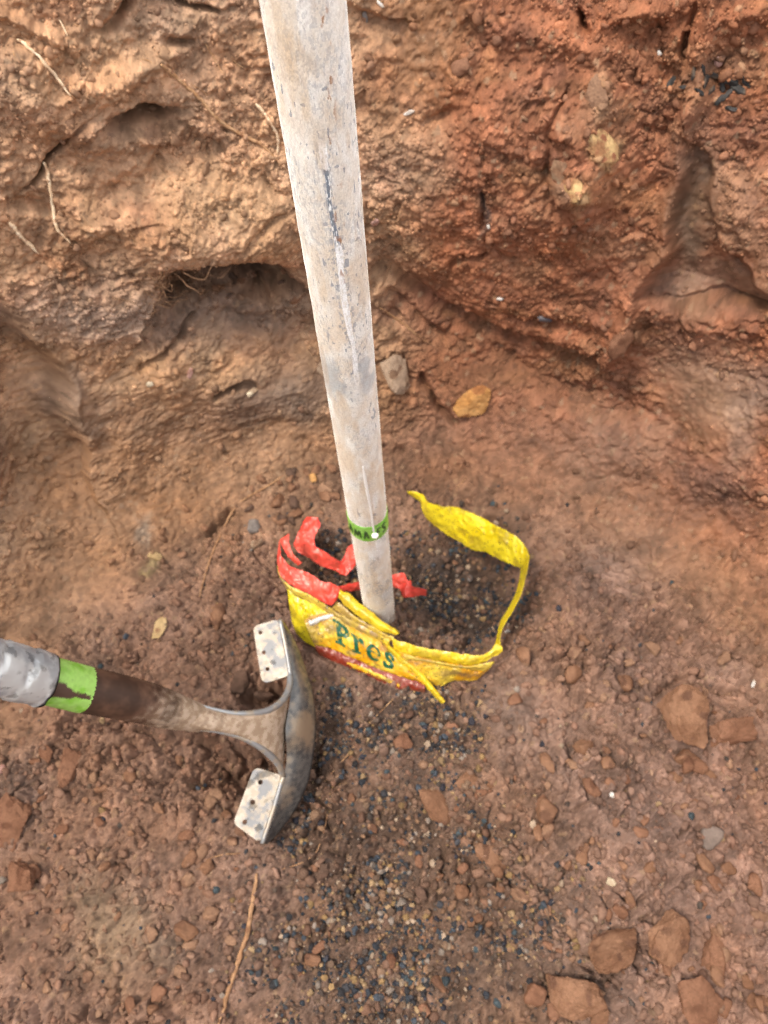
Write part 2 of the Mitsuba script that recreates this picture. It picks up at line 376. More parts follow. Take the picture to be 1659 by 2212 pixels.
q_in = q_plain + warp * 0.07
col = np.zeros((len(idx), 3)) + C(.43, .252, .147)
def tint(m, c):
    global col
    col = col * (1 - m[:, None]) + np.asarray(c) * m[:, None]
f1, f2, f3 = vfbm(p_in * 9 + 5, 4, 41), vfbm(p_in * 30, 4, 42), vfbm(p_in * 110, 3, 43)
f4 = vfbm(pw * np.array([14, 14, 34]) + 9, 4, 44)
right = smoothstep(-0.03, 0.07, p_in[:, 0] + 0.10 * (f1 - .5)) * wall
tint(smoothstep(.14, .30, d_in + .10 * (f1 - .5)), C(.53, .308, .186))  # pale dry soil of the upper wall, its stronger light added to the tone
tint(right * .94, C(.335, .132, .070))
tint(.55 * smoothstep(.52, .68, f4) * (1 - right) * wall, C(.58, .37, .235))
tint(.5 * smoothstep(.55, .7, 1 - f4) * wall, C(.40, .20, .10))
f5 = vfbm(p_in * 26 + 40, 4, 48)
tint(.6 * smoothstep(.56, .68, f5) * wall * (1 - .5 * cut) * (1 - .4 * (1 - right)), C(.25, .110, .070))
tint(.45 * smoothstep(.56, .68, 1 - f5) * wall * (1 - .6 * right), C(.60, .375, .22))
tint(.35 * smoothstep(.56, .7, 1 - f5) * wall * right, C(.36, .175, .10))
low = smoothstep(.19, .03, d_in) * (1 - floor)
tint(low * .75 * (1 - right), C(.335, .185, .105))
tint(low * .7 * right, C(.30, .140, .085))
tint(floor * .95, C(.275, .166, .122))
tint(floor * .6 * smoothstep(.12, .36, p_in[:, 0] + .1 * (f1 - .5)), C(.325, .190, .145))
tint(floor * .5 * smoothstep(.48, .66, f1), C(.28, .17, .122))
tint(gravel * .88, C(.128, .082, .060))
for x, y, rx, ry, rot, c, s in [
    (190, 665, 140, 55, 0, C(.44, .31, .24), .8), (520, 690, 200, 60, 0, C(.23, .160, .125), .85), (500, 610, 170, 40, 4, C(.15, .09, .065), .8), (610, 850, 190, 60, -8, C(.235, .162, .122), .85), (250, 2010, 110, 100, 0, C(.31, .225, .158), .8),  # left wall hollow: its shade is put into the colour too
    (1530, 830, 140, 130, 0, C(.36, .235, .165), .75), (1620, 900, 60, 90, 0, C(.30, .22, .18), .6), (1330, 1000, 150, 110, 0, C(.26, .155, .105), .5), (1492, 470, 50, 160, 8, C(.18, .125, .092), .92),
    (1560, 610, 140, 50, 12, C(.26, .165, .12), .8), (880, 1060, 130, 60, 0, C(.17, .10, .07), .7), (130, 590, 60, 22, -6, C(.56, .24, .11), .8), (130, 850, 40, 130, -25, C(.24, .17, .13), .75), (90, 760, 70, 60, 0, C(.25, .14, .07), .6),  # hollow behind the pipe: shade deepened through the tint
    (250, 1040, 220, 110, 0, C(.37, .195, .10), .7), (420, 920, 160, 60, -10, C(.30, .165, .095), .6), (900, 960, 160, 90, 0, C(.21, .115, .075), .75), (1130, 1000, 120, 120, 0, C(.27, .14, .09), .6), (1310, 320, 22, 40, 0, C(.56, .38, .19), .85), (1245, 415, 22, 22, 0, C(.52, .36, .18), .8), (1290, 205, 22, 30, 0, C(.46, .30, .18), .6), (1205, 400, 26, 50, 0, C(.31, .21, .15), .6),
    (420, 780, 70, 30, -30, C(.45, .31, .21), .7), (340, 1200, 20, 14, 0, C(.5, .38, .19), .7), (310, 1150, 14, 30, 0, C(.36, .29, .23), .7), (1590, 420, 70, 100, 0, C(.36, .21, .135), .7),
    (470, 1330, 170, 60, 0, C(.20, .11, .07), .6), (480, 1650, 110, 50, 10, C(.16, .085, .055), .7), (60, 500, 120, 120, 0, C(.55, .33, .19), .4), (1530, 190, 90, 40, 0, C(.13, .08, .06), .6),  # soil below the spade head: its shade painted into the tint
    (1120, 1550, 60, 90, 0, C(.235, .15, .115), .6), (120, 130, 180, 120, 0, C(.56, .31, .165), .6), (1040, 450, 10, 60, 6, C(.12, .09, .085), .8), (870, 30, 8, 30, 0, C(.4, .23, .1), .5),
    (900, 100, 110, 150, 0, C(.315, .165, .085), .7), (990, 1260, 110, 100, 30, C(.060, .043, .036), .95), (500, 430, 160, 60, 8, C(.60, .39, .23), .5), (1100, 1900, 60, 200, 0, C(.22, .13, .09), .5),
    (700, 1090, 80, 60, 0, C(.2, .115, .075), .6), (1080, 830, 160, 60, 15, C(.23, .11, .058), .6), (1560, 1040, 90, 60, 0, C(.2, .11, .08), .6)]:
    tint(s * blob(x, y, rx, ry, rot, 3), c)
col *= (1 + 0.95 * (f2 - .5) + 0.7 * (f3 - .5))[:, None]
col *= (1 + (0.30 * (s1[k1] - .5) + .34 * (s2[k2] - .5)) * rough + .34 * (s3[k3] - .5))[:, None]
gl = vnoise(p_in * 950, 51)
col *= (0.86 + 0.28 * gl)[:, None]
hot = (kr.random(200000) > .965)[k3] * (b3 > .25)
tint(hot * .6, C(.42, .27, .17))
dk = (kr.random(200000) > .95)[k3] * (b3 > .2) * (0.25 + .75 * gravel)
tint(dk * .8, C(.06, .05, .05))
hue = (vfbm(p_in * 16 + 30, 3, 46) - .5)
col *= np.c_[1 + .18 * hue, 1 - .02 * hue, 1 - .28 * hue]
full = np.zeros((len(Q), 3)) + C(.21, .12, .075)
full[out] *= (0.7 + .6 * vfbm(po * 12, 3, 47))[:, None]
col *= np.array([.64, .665, .70])
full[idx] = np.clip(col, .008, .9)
wet = np.zeros(len(Q)); wet[idx] = np.clip(cut * .9, 0, 1)
nx_, ny_ = shape2
i, j = np.meshgrid(np.arange(nx_ - 1), np.arange(ny_ - 1), indexing='ij')
a = (i * ny_ + j).ravel(); b = ((i + 1) * ny_ + j).ravel()
tri = np.vstack([np.c_[a, b, b + 1], np.c_[a, b + 1, a + 1]])
ground_mesh = trimesh.Trimesh(PT, tri, process=False)
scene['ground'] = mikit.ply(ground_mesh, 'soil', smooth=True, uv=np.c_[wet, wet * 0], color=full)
labels['ground'] = {'kind': 'structure', 'label': 'red-brown soil floor and cut sides of a freshly dug pit'}

# the ground as it lies: looking a place up for what rests on it
Ng = PT[b] - PT[a]; Nh = PT[a + 1] - PT[a]
_n = np.zeros_like(PT); _n[a] = np.cross(Ng, Nh); _n /= np.linalg.norm(_n, axis=1, keepdims=True) + 1e-15
rel = PT - CAM
dep = rel @ FWD
pxx, pyy = 829.5 + 1659 * (rel @ RIGHT) / np.maximum(dep, .05), 1106 - 1659 * (rel @ UP) / np.maximum(dep, .05)
seen = np.nonzero((dep > .2) & (pxx > -60) & (pxx < 1720) & (pyy > -60) & (pyy < 2280) & (dep < 1.6) & inside)[0]
seen_tree = cKDTree(np.c_[pxx[seen], pyy[seen]])
def lay(x, y):
    """(point, normal, depth) of the earth at a place of the photograph."""
    k = seen[seen_tree.query([x, y], k=40)[1]]
    near = k[np.argmin(dep[k])]
    k = k[dep[k] < dep[near] + .012]
    return PT[k].mean(0), (lambda m: m / np.linalg.norm(m))(_n[k].mean(0)), dep[near]
loc = {int(v): n for n, v in enumerate(idx)}

# ------------------------------------------------------------------ stones and clods
def clod(seed, detail=2, angular=.6, squash=(1, .85, .7)):
    """A clod of about radius 1: a rough hull of random points, with its corners worn and its faces pitted."""
    r = np.random.default_rng(seed)
    p = r.normal(size=(16 if angular > .7 else 26, 3)); p /= np.linalg.norm(p, axis=1, keepdims=True)
    p = np.sign(p) * np.abs(p) ** (.62 if angular > .7 else .85); p /= np.abs(p).max()
    p *= r.uniform(1 - .42 * angular, 1.05, (len(p), 1)) * np.asarray(squash)
    h = trimesh.convex.convex_hull(p)
    h.vertices -= h.center_mass
    m = trimesh.creation.icosphere(subdivisions=detail + 1)
    o, d = np.zeros(3), m.vertices
    fn, fo = h.face_normals, np.einsum('ij,ij->i', h.face_normals, h.triangles[:, 0])
    den = d @ fn.T
    t = np.where(den > 1e-6, fo / np.maximum(den, 1e-6), 9).min(1)
    tt = -np.log(np.exp(-14 * np.where(den > 1e-6, np.clip(fo / np.maximum(den, 1e-6), 0, 3), 3)).sum(1)) / 14
    t = angular * t + (1 - angular) * (tt + .05)
    v = d * t[:, None]
    k_ = .35 + .65 * min(1, angular / .6)
    v = v * (1 + k_ * .26 * (vfbm(v * 2.2 + seed, 3, seed) - .5) + k_ * .17 * (vfbm(v * 12 + seed, 3, seed + 5) - .5) + k_ * .26 * (vfbm(v * 5 + seed, 4, seed + 9) - .5))[:, None]
    return trimesh.Trimesh(v, m.faces, process=False)

def orient(n, spin):
    z = n / np.linalg.norm(n)
    x = np.cross([0.2, 1, 0.1], z); x /= np.linalg.norm(x)
    y = np.cross(z, x)
    c, s = math.cos(spin), math.sin(spin)
    return np.stack([c * x + s * y, -s * x + c * y, z], 1)

def place(x, y, size, seed, sink=.25, aspect=(1, .8, .6), rot=None):
    p, n, d = lay(x, y)
    R = orient(n, rot if rot is not None else seed * 1.7)
    r = size / 1659 * d
    S = R @ np.diag(np.array(aspect) * r)
    M = np.eye(4); M[:3, :3] = S; M[:3, 3] = p + n * r * aspect[2] * (1 - 2 * sink)
    return T(M.tolist())

def stone(name, label, cat, x, y, size, bsdf, seed, sink=.25, aspect=(1, .8, .6), angular=.6, detail=3, rot=None, group=None):
    m = clod(seed, detail if detail > 3 else 2, angular)
    sh = mikit.ply(m, bsdf, smooth=25 if angular > .7 else True)
    sh['to_world'] = place(x, y, size, seed, sink, aspect, rot)
    return single(name, label, cat, sh, group)

for args in [
    ('soil_clod', 'large angular red-brown clod standing proud on the right of the pit floor', 1485, 1548, 74, 'clod_brown', 3, .05, (1, .92, .7), .95),
    ('soil_clod', 'dark red clod leaning against the right side of the large angular clod', 1570, 1580, 56, 'clod_red', 4, .12, (1, .8, .6), .8),
    ('soil_clod', 'small red clod just below the large angular clod at the right', 1500, 1650, 34, 'clod_red', 5, .3, (1, .8, .6), .8),
    ('soil_clod', 'round lumpy brown clod in the lower right group, behind the big flat one', 1425, 2020, 64, 'clod_brown', 6, .2, (1, .9, .75), .5),
    ('soil_clod', 'big flat-topped reddish clod cut by the bottom edge at the lower right', 1505, 2165, 80, 'clod_red', 7, .3, (1, .8, .55), .9),
    ('soil_clod', 'long worn brown clod left of the round brown clod at the lower right', 1325, 2055, 84, 'clod_brown', 8, .4, (1, .66, .5), .5),
    ('soil_clod', 'broad brown clod with gritty top at the bottom edge, right of centre', 1243, 2150, 74, 'clod_brown', 9, .25, (1, .8, .65), .55),
    ('soil_clod', 'hollow dark red clod right of the round brown clod', 1545, 2060, 46, 'clod_red', 10, .35, (1, .85, .6), .8),
    ('soil_clod', 'large flat red-brown clod at the left edge below the spade handle', 25, 1778, 62, 'clod_red', 12, .28, (1, .8, .5), .85),
    ('soil_clod', 'blocky red clod lying below the large clod at the left edge', 62, 1890, 46, 'clod_red', 13, .2, (1, .85, .75), .8),
    ('soil_clod', 'mauve brown clod lodged under the upper tread of the spade', 520, 1468, 36, 'clod_dark', 14, .3, (1, .85, .6), .7),
    ('soil_clod', 'small dark clod in the gap between spade neck and upper tread', 572, 1500, 24, 'clod_dark', 15, .2, (1, .85, .7), .7),
    ('soil_clod', 'rounded brown clod half sunk in the floor above the spade handle', 470, 1330, 34, 'clod_brown', 16, .45, (1, .8, .5), .4),
    ('soil_clod', 'round red-brown clod on dark gravel right of the spade blade', 870, 1606, 25, 'clod_red', 17, .25, (1, .95, .6), .4),
    ('soil_clod', 'flat wide brown clod half buried in dark gravel below the bag', 945, 1740, 52, 'clod_brown', 18, .5, (1, .75, .4), .4),
    ('soil_clod', 'flat oval brown clod half buried right of the widest buried clod', 1010, 1690, 34, 'clod_brown', 19, .5, (1, .75, .4), .5),
    ('soil_clod', 'low brown clod in gravel below and right of the bag strip', 1060, 1850, 44, 'clod_brown', 20, .5, (1, .8, .4), .5),
    ('soil_clod', 'upright narrow clod left of the gravel, below the spade blade', 500, 1995, 0, 'clod_red', 21, .3, (1, .5, .5), .8),
    ('soil_clod', 'brown clod near the thick root at the lower left', 400, 2010, 30, 'clod_brown', 22, .35, (1, .8, .6), .6),
    ('soil_clod', 'crumbly clod left of the foot of the round steel pipe', 600, 1085, 22, 'clod_brown', 23, .3, (1, .85, .7), .6),
    ('soil_clod', 'tan clod behind the red plastic flaps', 702, 1058, 20, 'clod_tan', 24, .3, (1, .85, .7), .6),
    ('soil_clod', 'reddish clod on the slope at the left, below the spade handle', 150, 1660, 46, 'clod_red', 25, .4, (1, .7, .5), .8),
    ('soil_clod', 'rounded pebble-like lump stuck out of the upper right wall', 995, 148, 26, 'clod_red', 26, .4, (1, .9, .8), .3),
    ('soil_clod', 'lump of red soil set under the ledge of the right wall', 1340, 740, 40, 'clod_red', 27, .45, (1, .8, .6), .4),
    ('soil_clod', 'pale grey-brown clod clinging under the ledge at the top right', 1375, 730, 24, 'clod_brown', 28, .4, (1, .8, .6), .4),
    ('embedded_stone', 'grey-beige stone set in the wall just right of the pipe', 850, 812, 56, 'stone_beige', 31, .3, (1, .75, .5), .6),
    ('embedded_stone', 'bright orange stone wedged in a cleft right of the pipe', 1022, 870, 50, 'stone_orange', 32, .55, (1, .85, .7), .7),
    ('embedded_stone', 'dark blue-grey stone set under the overhang of the right wall', 1175, 692, 20, 'stone_blue', 33, .4, (1, .7, .5), .4),
    ('embedded_stone', 'round grey stone with brown rim half buried at the lower right', 1536, 1806, 32, 'stone_dull', 34, .38, (1, .95, .6), .1),
    ('embedded_stone', 'pale flat stone lying in the grey patch of the left wall', 700, 800, 26, 'stone_beige', 35, .45, (1, .7, .4), .5),
    ('clay_lump', 'pale yellow clay lump in the floor left of the spade head', 345, 1355, 30, 'clay_yellow', 36, .5, (1, .65, .3), .4),
    ('clay_lump', 'small mustard clay lump in the slope at the middle left', 335, 1202, 18, 'clay_yellow', 37, .4, (1, .7, .4), .5),
    ('clay_lump', 'pale yellow lump set in the bulge of the upper right wall', 1302, 318, 60, 'clay_ochre', 61, .55, (1, .7, .4), .4),
    ('clay_lump', 'yellow and grey lump at the lower end of the wall bulge', 1238, 412, 34, 'clay_ochre', 62, .6, (1, .8, .5), .6),
    ('embedded_stone', 'grey-tan stone along the left flank of the wall bulge', 1205, 385, 50, 'clay_ash', 63, .62, (1, .6, .4), .5),
    ('embedded_stone', 'pinkish tan lump at the head of the wall bulge', 1288, 205, 42, 'clod_tan', 64, .6, (1, .7, .5), .5),
    ('pebble', 'pale grey round pebble left of the red plastic flaps', 549, 1140, 19, 'stone_grey', 38, .25, (1, .95, .8), .15),
    ('pebble', 'brownish grey pebble just below the pale round pebble', 556, 1178, 16, 'stone_beige', 39, .3, (1, .9, .8), .2),
    ('pebble', 'small orange pebble behind the pipe foot among crumbs', 679, 1034, 12, 'stone_orange', 40, .2, (1, .9, .8), .4),
    ('pebble', 'white round pebble on the left wall beside a pink one', 325, 828, 9, 'quartz_cream', 41, .2, (1, .9, .8), .3),
    ('pebble', 'pink stone chip in the left wall', 410, 806, 15, 'quartz_pink', 42, .3, (1, .6, .5), .5),
    ('pebble', 'cream shard of stone on the grey clay of the wall', 543, 848, 16, 'quartz_cream', 43, .25, (1, .65, .5), .8),
    ('pebble', 'white pebble high on the right wall', 1423, 115, 7, 'quartz_white', 44, .2, (1, .9, .8), .4),
    ('pebble', 'white speck of stone low on the red bulging wall', 1056, 488, 6, 'quartz_white', 45, .2, (1, .9, .8), .3),
    ('pebble', 'bright white round pebble alone on the floor at the right', 1321, 1715, 8, 'quartz_white', 46, .1, (1, .95, .9), .2),
    ('pebble', 'white flake of stone near the right edge above the large clod', 1627, 1478, 11, 'quartz_white', 47, .2, (1, .5, .4), .7),
    ('pebble', 'left one of two pale pebbles inside the bag opening', 990, 1257, 7, 'stone_beige', 48, .1, (1, .95, .9), .2),
    ('pebble', 'right one of two pale pebbles inside the bag opening', 1012, 1250, 8, 'stone_grey', 49, .1, (1, .95, .9), .2),
    ('pebble', 'lowest pale pebble inside the bag opening', 1004, 1293, 7, 'stone_beige', 50, .1, (1, .95, .9), .2),
    ('pebble', 'pale pebble outside the right corner of the bag opening', 1093, 1362, 8, 'quartz_white', 51, .1, (1, .9, .8), .3),
    ('pebble', 'pale bluish flake stuck in the wall right of the pipe', 884, 243, 17, 'quartz_white', 52, .3, (1, .35, .3), .6),
    ('pebble', 'grey-green chip in the wall right of the pipe, near the top', 788, 38, 15, 'stone_grey', 53, .3, (1, .5, .4), .5),
    ('pebble', 'pinkish stone in the wall beside the pipe, below the flake', 810, 480, 16, 'quartz_pink', 54, .35, (1, .7, .5), .4),
    ('pebble', 'white chip at the top edge right of the pipe', 822, 8, 12, 'quartz_white', 55, .3, (1, .4, .4), .6),
    ('pebble', 'cream pebble at the left edge above the large clod', 4, 1664, 14, 'quartz_pink', 56, .2, (1, .9, .8), .3),
    ('pebble', 'pink-white chip on the rough wall under the big bulge', 1080, 645, 9, 'quartz_white', 57, .3, (1, .6, .5), .5),
    ('pebble', 'pinkish pebble on top of the dark mulch chips', 1552, 132, 17, 'quartz_pink', 58, .3, (1, .7, .6), .3),
    ('pebble', 'pale tan pebble in the lower right crumbs above the long clod', 1322, 1905, 15, 'quartz_cream', 59, .3, (1, .7, .6), .4),
]:
    name, label, x, y, size, bsdf, seed, sink, aspect, angular = args
    if size > 0:
        stone(name, label, name.split('_')[-1], x, y, size, bsdf, seed, sink, aspect, angular, 4 if size > 40 else 3 if size > 18 else 2)

# single crumbs that can be made out on the floor; alike within a patch, so each patch shares one label
def crumb_field(n, box, sizes, bsdfs, label, group, seed, name='soil_crumb', avoid=()):
    r = np.random.default_rng(seed)
    protos = [mikit.ply(clod(900 + seed * 20 + k, 1, .75), None, smooth=True) for k in range(6)]
    made = 0
    while made < n:
        x, y = r.uniform(box[0], box[2]), r.uniform(box[1], box[3])
        if any((x - u) ** 2 / a ** 2 + (y - v) ** 2 / c ** 2 < 1 for u, v, a, c in avoid):
            continue
        size = sizes[0] + (sizes[1] - sizes[0]) * r.random() ** 2.2
        sh = dict(protos[int(r.integers(6))])
        sh['bsdf'] = {'type': 'ref', 'id': bsdfs[int(r.integers(len(bsdfs)))]}
        sh['to_world'] = place(x, y, size, int(r.integers(1, 9999)), r.uniform(.15, .45), (1, r.uniform(.65, 1), r.uniform(.5, .85)))
        tone = sh['bsdf']['id'].split('_')[1]
        single(name, label.replace('{}', {'brown': 'brown', 'red': 'reddish', 'tan': 'pale tan', 'dark': 'dark'}[tone]), 'clod', sh, group + ', ' + tone)
        made += 1
KEEP_OFF = [(860, 1330, 280, 190), (625, 1570, 90, 280), (250, 1500, 420, 80)]
crumb_field(125, (1110, 1380, 1650, 2200), (8, 32), ['clod_red', 'clod_brown', 'clod_brown', 'clod_tan'], 'small {} soil crumb scattered on the floor at the right', 'soil crumbs on the right of the pit floor', 1, avoid=KEEP_OFF)
crumb_field(75, (0, 1620, 520, 2200), (7, 28), ['clod_red', 'clod_brown', 'clod_tan', 'clod_tan'], 'small {} soil crumb on the floor at the lower left', 'soil crumbs on the left of the pit floor', 2, avoid=KEEP_OFF)
crumb_field(60, (600, 1560, 1120, 2200), (7, 26), ['clod_brown', 'clod_red', 'clod_brown', 'clod_dark'], 'small {} soil crumb among dark gravel in the middle foreground', 'soil crumbs among the dark gravel', 3, avoid=KEEP_OFF)
crumb_field(26, (530, 1010, 730, 1130), (7, 19), ['clod_brown', 'clod_dark', 'clod_brown'], '{} soil crumb in the pile left of the pipe', 'soil crumbs piled left of the pipe', 4)
crumb_field(14, (860, 1090, 1080, 1350), (5, 9), ['clod_dark', 'clod_brown'], '{} crumb of earth inside the bag opening', 'crumbs inside the bag opening', 5)
crumb_field(12, (350, 585, 640, 655), (8, 20), ['clod_dark', 'clod_brown'], '{} soil crumb lying in the root-filled hollow left of the pipe', 'crumbs in the hollow of the left wall', 6)
for k, (x, y, s) in enumerate([(1450, 178, 20), (1475, 190, 15), (1500, 160, 17), (1518, 150, 16), (1525, 175, 24), (1545, 165, 20), (1560, 185, 18), (1580, 175, 22), (1600, 165, 15), (1570, 205, 20), (1595, 195, 24), (1555, 215, 17), (1580, 235, 16), (1535, 195, 18), (1510, 200, 15), (1612, 180, 14)]):
    stone('mulch_chip', 'black wood mulch chip in the dark pocket at the top right', 'mulch chip', x, y, s, 'mulch_black', 300 + k, .2, (1, .45, .3), .9, 2, group='mulch chips at the top right')

# loose crumbs and grit too small to pick apart
def scatter(weights, n, rmin, rmax, seed, cols, detail, sink, own=0.0):
    r = np.random.default_rng(seed)
    w = weights / weights.sum()
    pick = idx[r.choice(len(idx), n, p=w)]
    protos = []
    for k in range(8):
        m = clod(700 + k, 0, .8) if detail else trimesh.creation.icosphere(subdivisions=0)
        v = np.array(m.vertices)
        if not detail:
            v = v * np.random.default_rng(k).uniform(.6, 1.1, (len(v), 1))
        protos.append((v, np.array(m.faces)))
    V, F, K, at = [], [], [], 0
    for i in pick:
        v, f = protos[int(r.integers(8))]
        s = rmin + (rmax - rmin) * r.random() ** 3
        R = trimesh.transformations.random_rotation_matrix(r.random(3))[:3, :3]
        V.append(v * r.uniform(.6, 1, 3) * s @ R.T + PT[i] + _n[i] * s * sink)
        F.append(f + at); at += len(v)
        c_ = np.asarray(cols[int(r.integers(len(cols)))])
        K.append(np.tile((c_ * (1 - own) + full[i] * own) * r.uniform(.75, 1.3), (len(v), 1)))
    return trimesh.Trimesh(np.vstack(V), np.vstack(F), process=False), np.clip(np.vstack(K), 0, .9)

visible = np.zeros(len(Q)); visible[seen] = 1
vis = visible[idx]
q_in = q_plain
wf = vis * (floor + .22 * wall * rough * patch) * (1 - .55 * cut) * (1 - .7 * gravel) * (.5 + vfbm(p_in * 20, 2, 77))
m, c = scatter(wf, 11500, .0011, .0092, 21, [(.155, .088, .062), (.175, .10, .07), (.165, .082, .054), (.135, .08, .058), (.205, .125, .088), (.175, .09, .058)], 1, .0, .6)
mw, cw_ = scatter(vis * wall * (1 - cut) * (.25 + smoothstep(.4, .6, vfbm(p_in * 12, 3, 81))) * (.6 + .8 * (p_in[:, 2] > .2)), 14000, .0008, .0030, 24, [(.3, .17, .1)], 0, .1, .85)
mx, cx_ = scatter(vis * wall * rough * (.1 + smoothstep(.45, .6, vfbm(p_in * 12, 3, 81))), 2600, .0022, .0085, 25, [(.3, .17, .1)], 1, -.1, .9)
mw, cw_ = trimesh.util.concatenate([mw, mx]), np.vstack([cw_, cx_])
scene['wall_crumbs'] = mikit.ply(mw, 'crumbs', smooth=True, color=cw_)
labels['wall_crumbs'] = {'kind': 'stuff', 'label': 'fine crumbs of earth clinging to the cut walls', 'category': 'soil'}
scene['loose_crumbs'] = mikit.ply(m, 'crumbs', smooth=True, color=c)
labels['loose_crumbs'] = {'kind': 'stuff', 'label': 'fine loose red-brown soil crumbs over the pit floor', 'category': 'soil'}
m2, c2_ = scatter(vis * (gravel * (.4 + vfbm(p_in * 25, 2, 79)) + 6 * blob(835, 1350, 46, 26, 0, 3)), 3200, .0011, .0060, 23, [(.11, .07, .052), (.13, .08, .06), (.09, .06, .048), (.06, .047, .042), (.15, .095, .07), (.08, .06, .05)], 1, .0)
scene['dark_crumbs'] = mikit.ply(m2, 'crumbs', smooth=True, color=c2_)
labels['dark_crumbs'] = {'kind': 'stuff', 'label': 'dark damp soil crumbs in the gravelly middle of the floor and in the bag opening', 'category': 'soil'}
wg = vis * (gravel + .02 * floor) * (1 - .5 * cut) * (.14 + smoothstep(.44, .58, vfbm(p_in * 34, 3, 78)))
m, c = scatter(wg, 8000, .0010, .0056, 22, [(.04, .042, .05), (.026, .026, .03), (.04, .05, .066), (.06, .05, .045), (.24, .17, .10), (.27, .21, .16), (.18, .11, .07), (.13, .085, .06), (.11, .075, .055), (.15, .10, .07), (.04, .055, .066), (.21, .14, .07), (.2, .17, .15), (.025, .03, .04), (.03, .03, .04)], 0, .2)
scene['gravel_grit'] = mikit.ply(m, 'crumbs', smooth=False, color=c)
labels['gravel_grit'] = {'kind': 'stuff', 'label': 'dark blue, black and yellow grit sprinkled over the middle of the floor', 'category': 'gravel'}

# ------------------------------------------------------------------ roots
def root(label, pts, r, bsdf, group=None, lift=.9, seed=0, cat='root', n=40):
    r = r * 1.3 if r > .0007 else r
    p = np.array([(lambda g: g[0] + g[1] * r * lift)(lay(*q)) for q in resample(pts, max(6, n // 2))])
    p[1:-1] = .25 * p[:-2] + .5 * p[1:-1] + .25 * p[2:]
    p[1:-1] = .25 * p[:-2] + .5 * p[1:-1] + .25 * p[2:]
    p = resample(p, n)
    p += (vfbm(p * 160 + seed, 2, seed)[:, None] - .5) * r * 1.6 * np.array([1, .3, .6])
    rr = r * (0.7 + .6 * vnoise(p * 300, seed)) * np.interp(np.linspace(0, 1, n), [0, .1, .8, 1], [.6, 1, .9, .35])
    single('root', label, cat, mikit.ply(tube(p, rr, 7), bsdf, smooth=True), group)
root('thin pale straight root at the top left corner', [(38, 85), (90, 130), (152, 207)], .0011, 'root_pale', seed=1)
root('long tan root slanting down the wall to the pipe', [(345, 140), (420, 200), (480, 265), (560, 310), (606, 352)], .0014, 'root_tan', seed=2)
root('curved pale root close to the left of the pipe', [(552, 222), (585, 262), (600, 300), (599, 332)], .0012, 'root_pale', seed=3)
root('wavy thin root hanging on the wall near the left edge', [(95, 350), (107, 400), (115, 450), (120, 485), (150, 525)], .0012, 'root_pale', seed=4)
root('short pale straw-like root with a white end at the left', [(20, 478), (50, 515), (83, 546)], .0014, 'root_pale', seed=5)
root('fine branching root beneath the top edge at the left', [(445, 95), (470, 140), (500, 190)], .0007, 'root_tan', seed=6)
root('tiny pale root end at the very top left', [(128, 42), (136, 58), (146, 78)], .0007, 'root_pale', seed=7)
root('thin root curving down the floor left of the red flaps', [(640, 1008), (580, 1050), (510, 1090), (480, 1150), (450, 1220), (428, 1300)], .0011, 'root_floor', seed=8)
root('thick tan root running to the bottom edge below the spade', [(556, 1885), (545, 1960), (535, 2010), (505, 2110), (465, 2230)], .0018, 'root_floor', seed=9)
root('fine root strand below the spade blade over the gravel', [(706, 1760), (692, 1825), (660, 1860), (600, 1880)], .00065, 'root_floor', seed=10)
root('fine curved root left of the thick root', [(425, 1880), (460, 1852), (520, 1842)], .00065, 'root_floor', seed=11)
root('thin pale strand in the gravel at the bottom centre', [(858, 2055), (885, 2085), (915, 2115)], .00065, 'root_floor', seed=12)
root('thin strand of root on the gravel at the lower right', [(1195, 1978), (1220, 2005), (1252, 2042)], .00065, 'root_floor', seed=13)
root('hair-like strand crossing the floor right of the spade blade', [(850, 1510), (800, 1560), (760, 1620), (700, 1690)], .0006, 'root_tan', seed=14)
root('root end in the crack right of the pipe', [(820, 662), (870, 700), (930, 745)], .0011, 'root_floor', seed=15)
root('pale twig on the wall behind the yellow strip', [(1008, 1030), (990, 1052), (985, 1064)], .00065, 'root_floor', seed=16)
root('short rootlet low on the left slope', [(245, 960), (265, 975), (285, 992)], .00065, 'root_floor', seed=17)
root('short rootlet at the left edge above the spade handle', [(38, 1225), (52, 1245), (60, 1270)], .00065, 'root_floor', seed=18)
r = np.random.default_rng(8)
for k in range(16):
    x, y = r.uniform(20, 560), r.uniform(20, 520)
    a_, ln = r.uniform(.3, 1.4), r.uniform(18, 55)
    root('hair-fine pale rootlet poking out of the crumbly upper left wall', [(x, y), (x + ln * math.cos(a_) * .5 + r.normal(0, 5), y + ln * math.sin(a_) * .5), (x + ln * math.cos(a_), y + ln * math.sin(a_))], r.uniform(.0003, .0006), 'root_tan', 'fine rootlets in the upper left wall', seed=30 + k, n=16)
r = np.random.default_rng(5)
strands = []
for k in range(70):
    x, y = r.normal(395, 60), r.normal(615, 22)
    p, n, d = lay(x, y)
    ln = r.uniform(.012, .04)
    dirn = r.normal(size=3) * [1, .5, .7]; dirn /= np.linalg.norm(dirn)
    q = np.array([p + n * .001 + n * .009 * math.sin(math.pi * t) * r.uniform(.5, 1.5) + dirn * ln * t + r.normal(0, .0016, 3) for t in np.linspace(0, 1, 6)])
    strands.append(tube(q, r.uniform(.00025, .0006), 5, n=12))
scene['root_tangle'] = mikit.ply(trimesh.util.concatenate(strands), 'root_dark', smooth=True)
labels['root_tangle'] = {'kind': 'stuff', 'label': 'tangle of hair-fine roots in the dark hollow of the left wall', 'category': 'roots'}

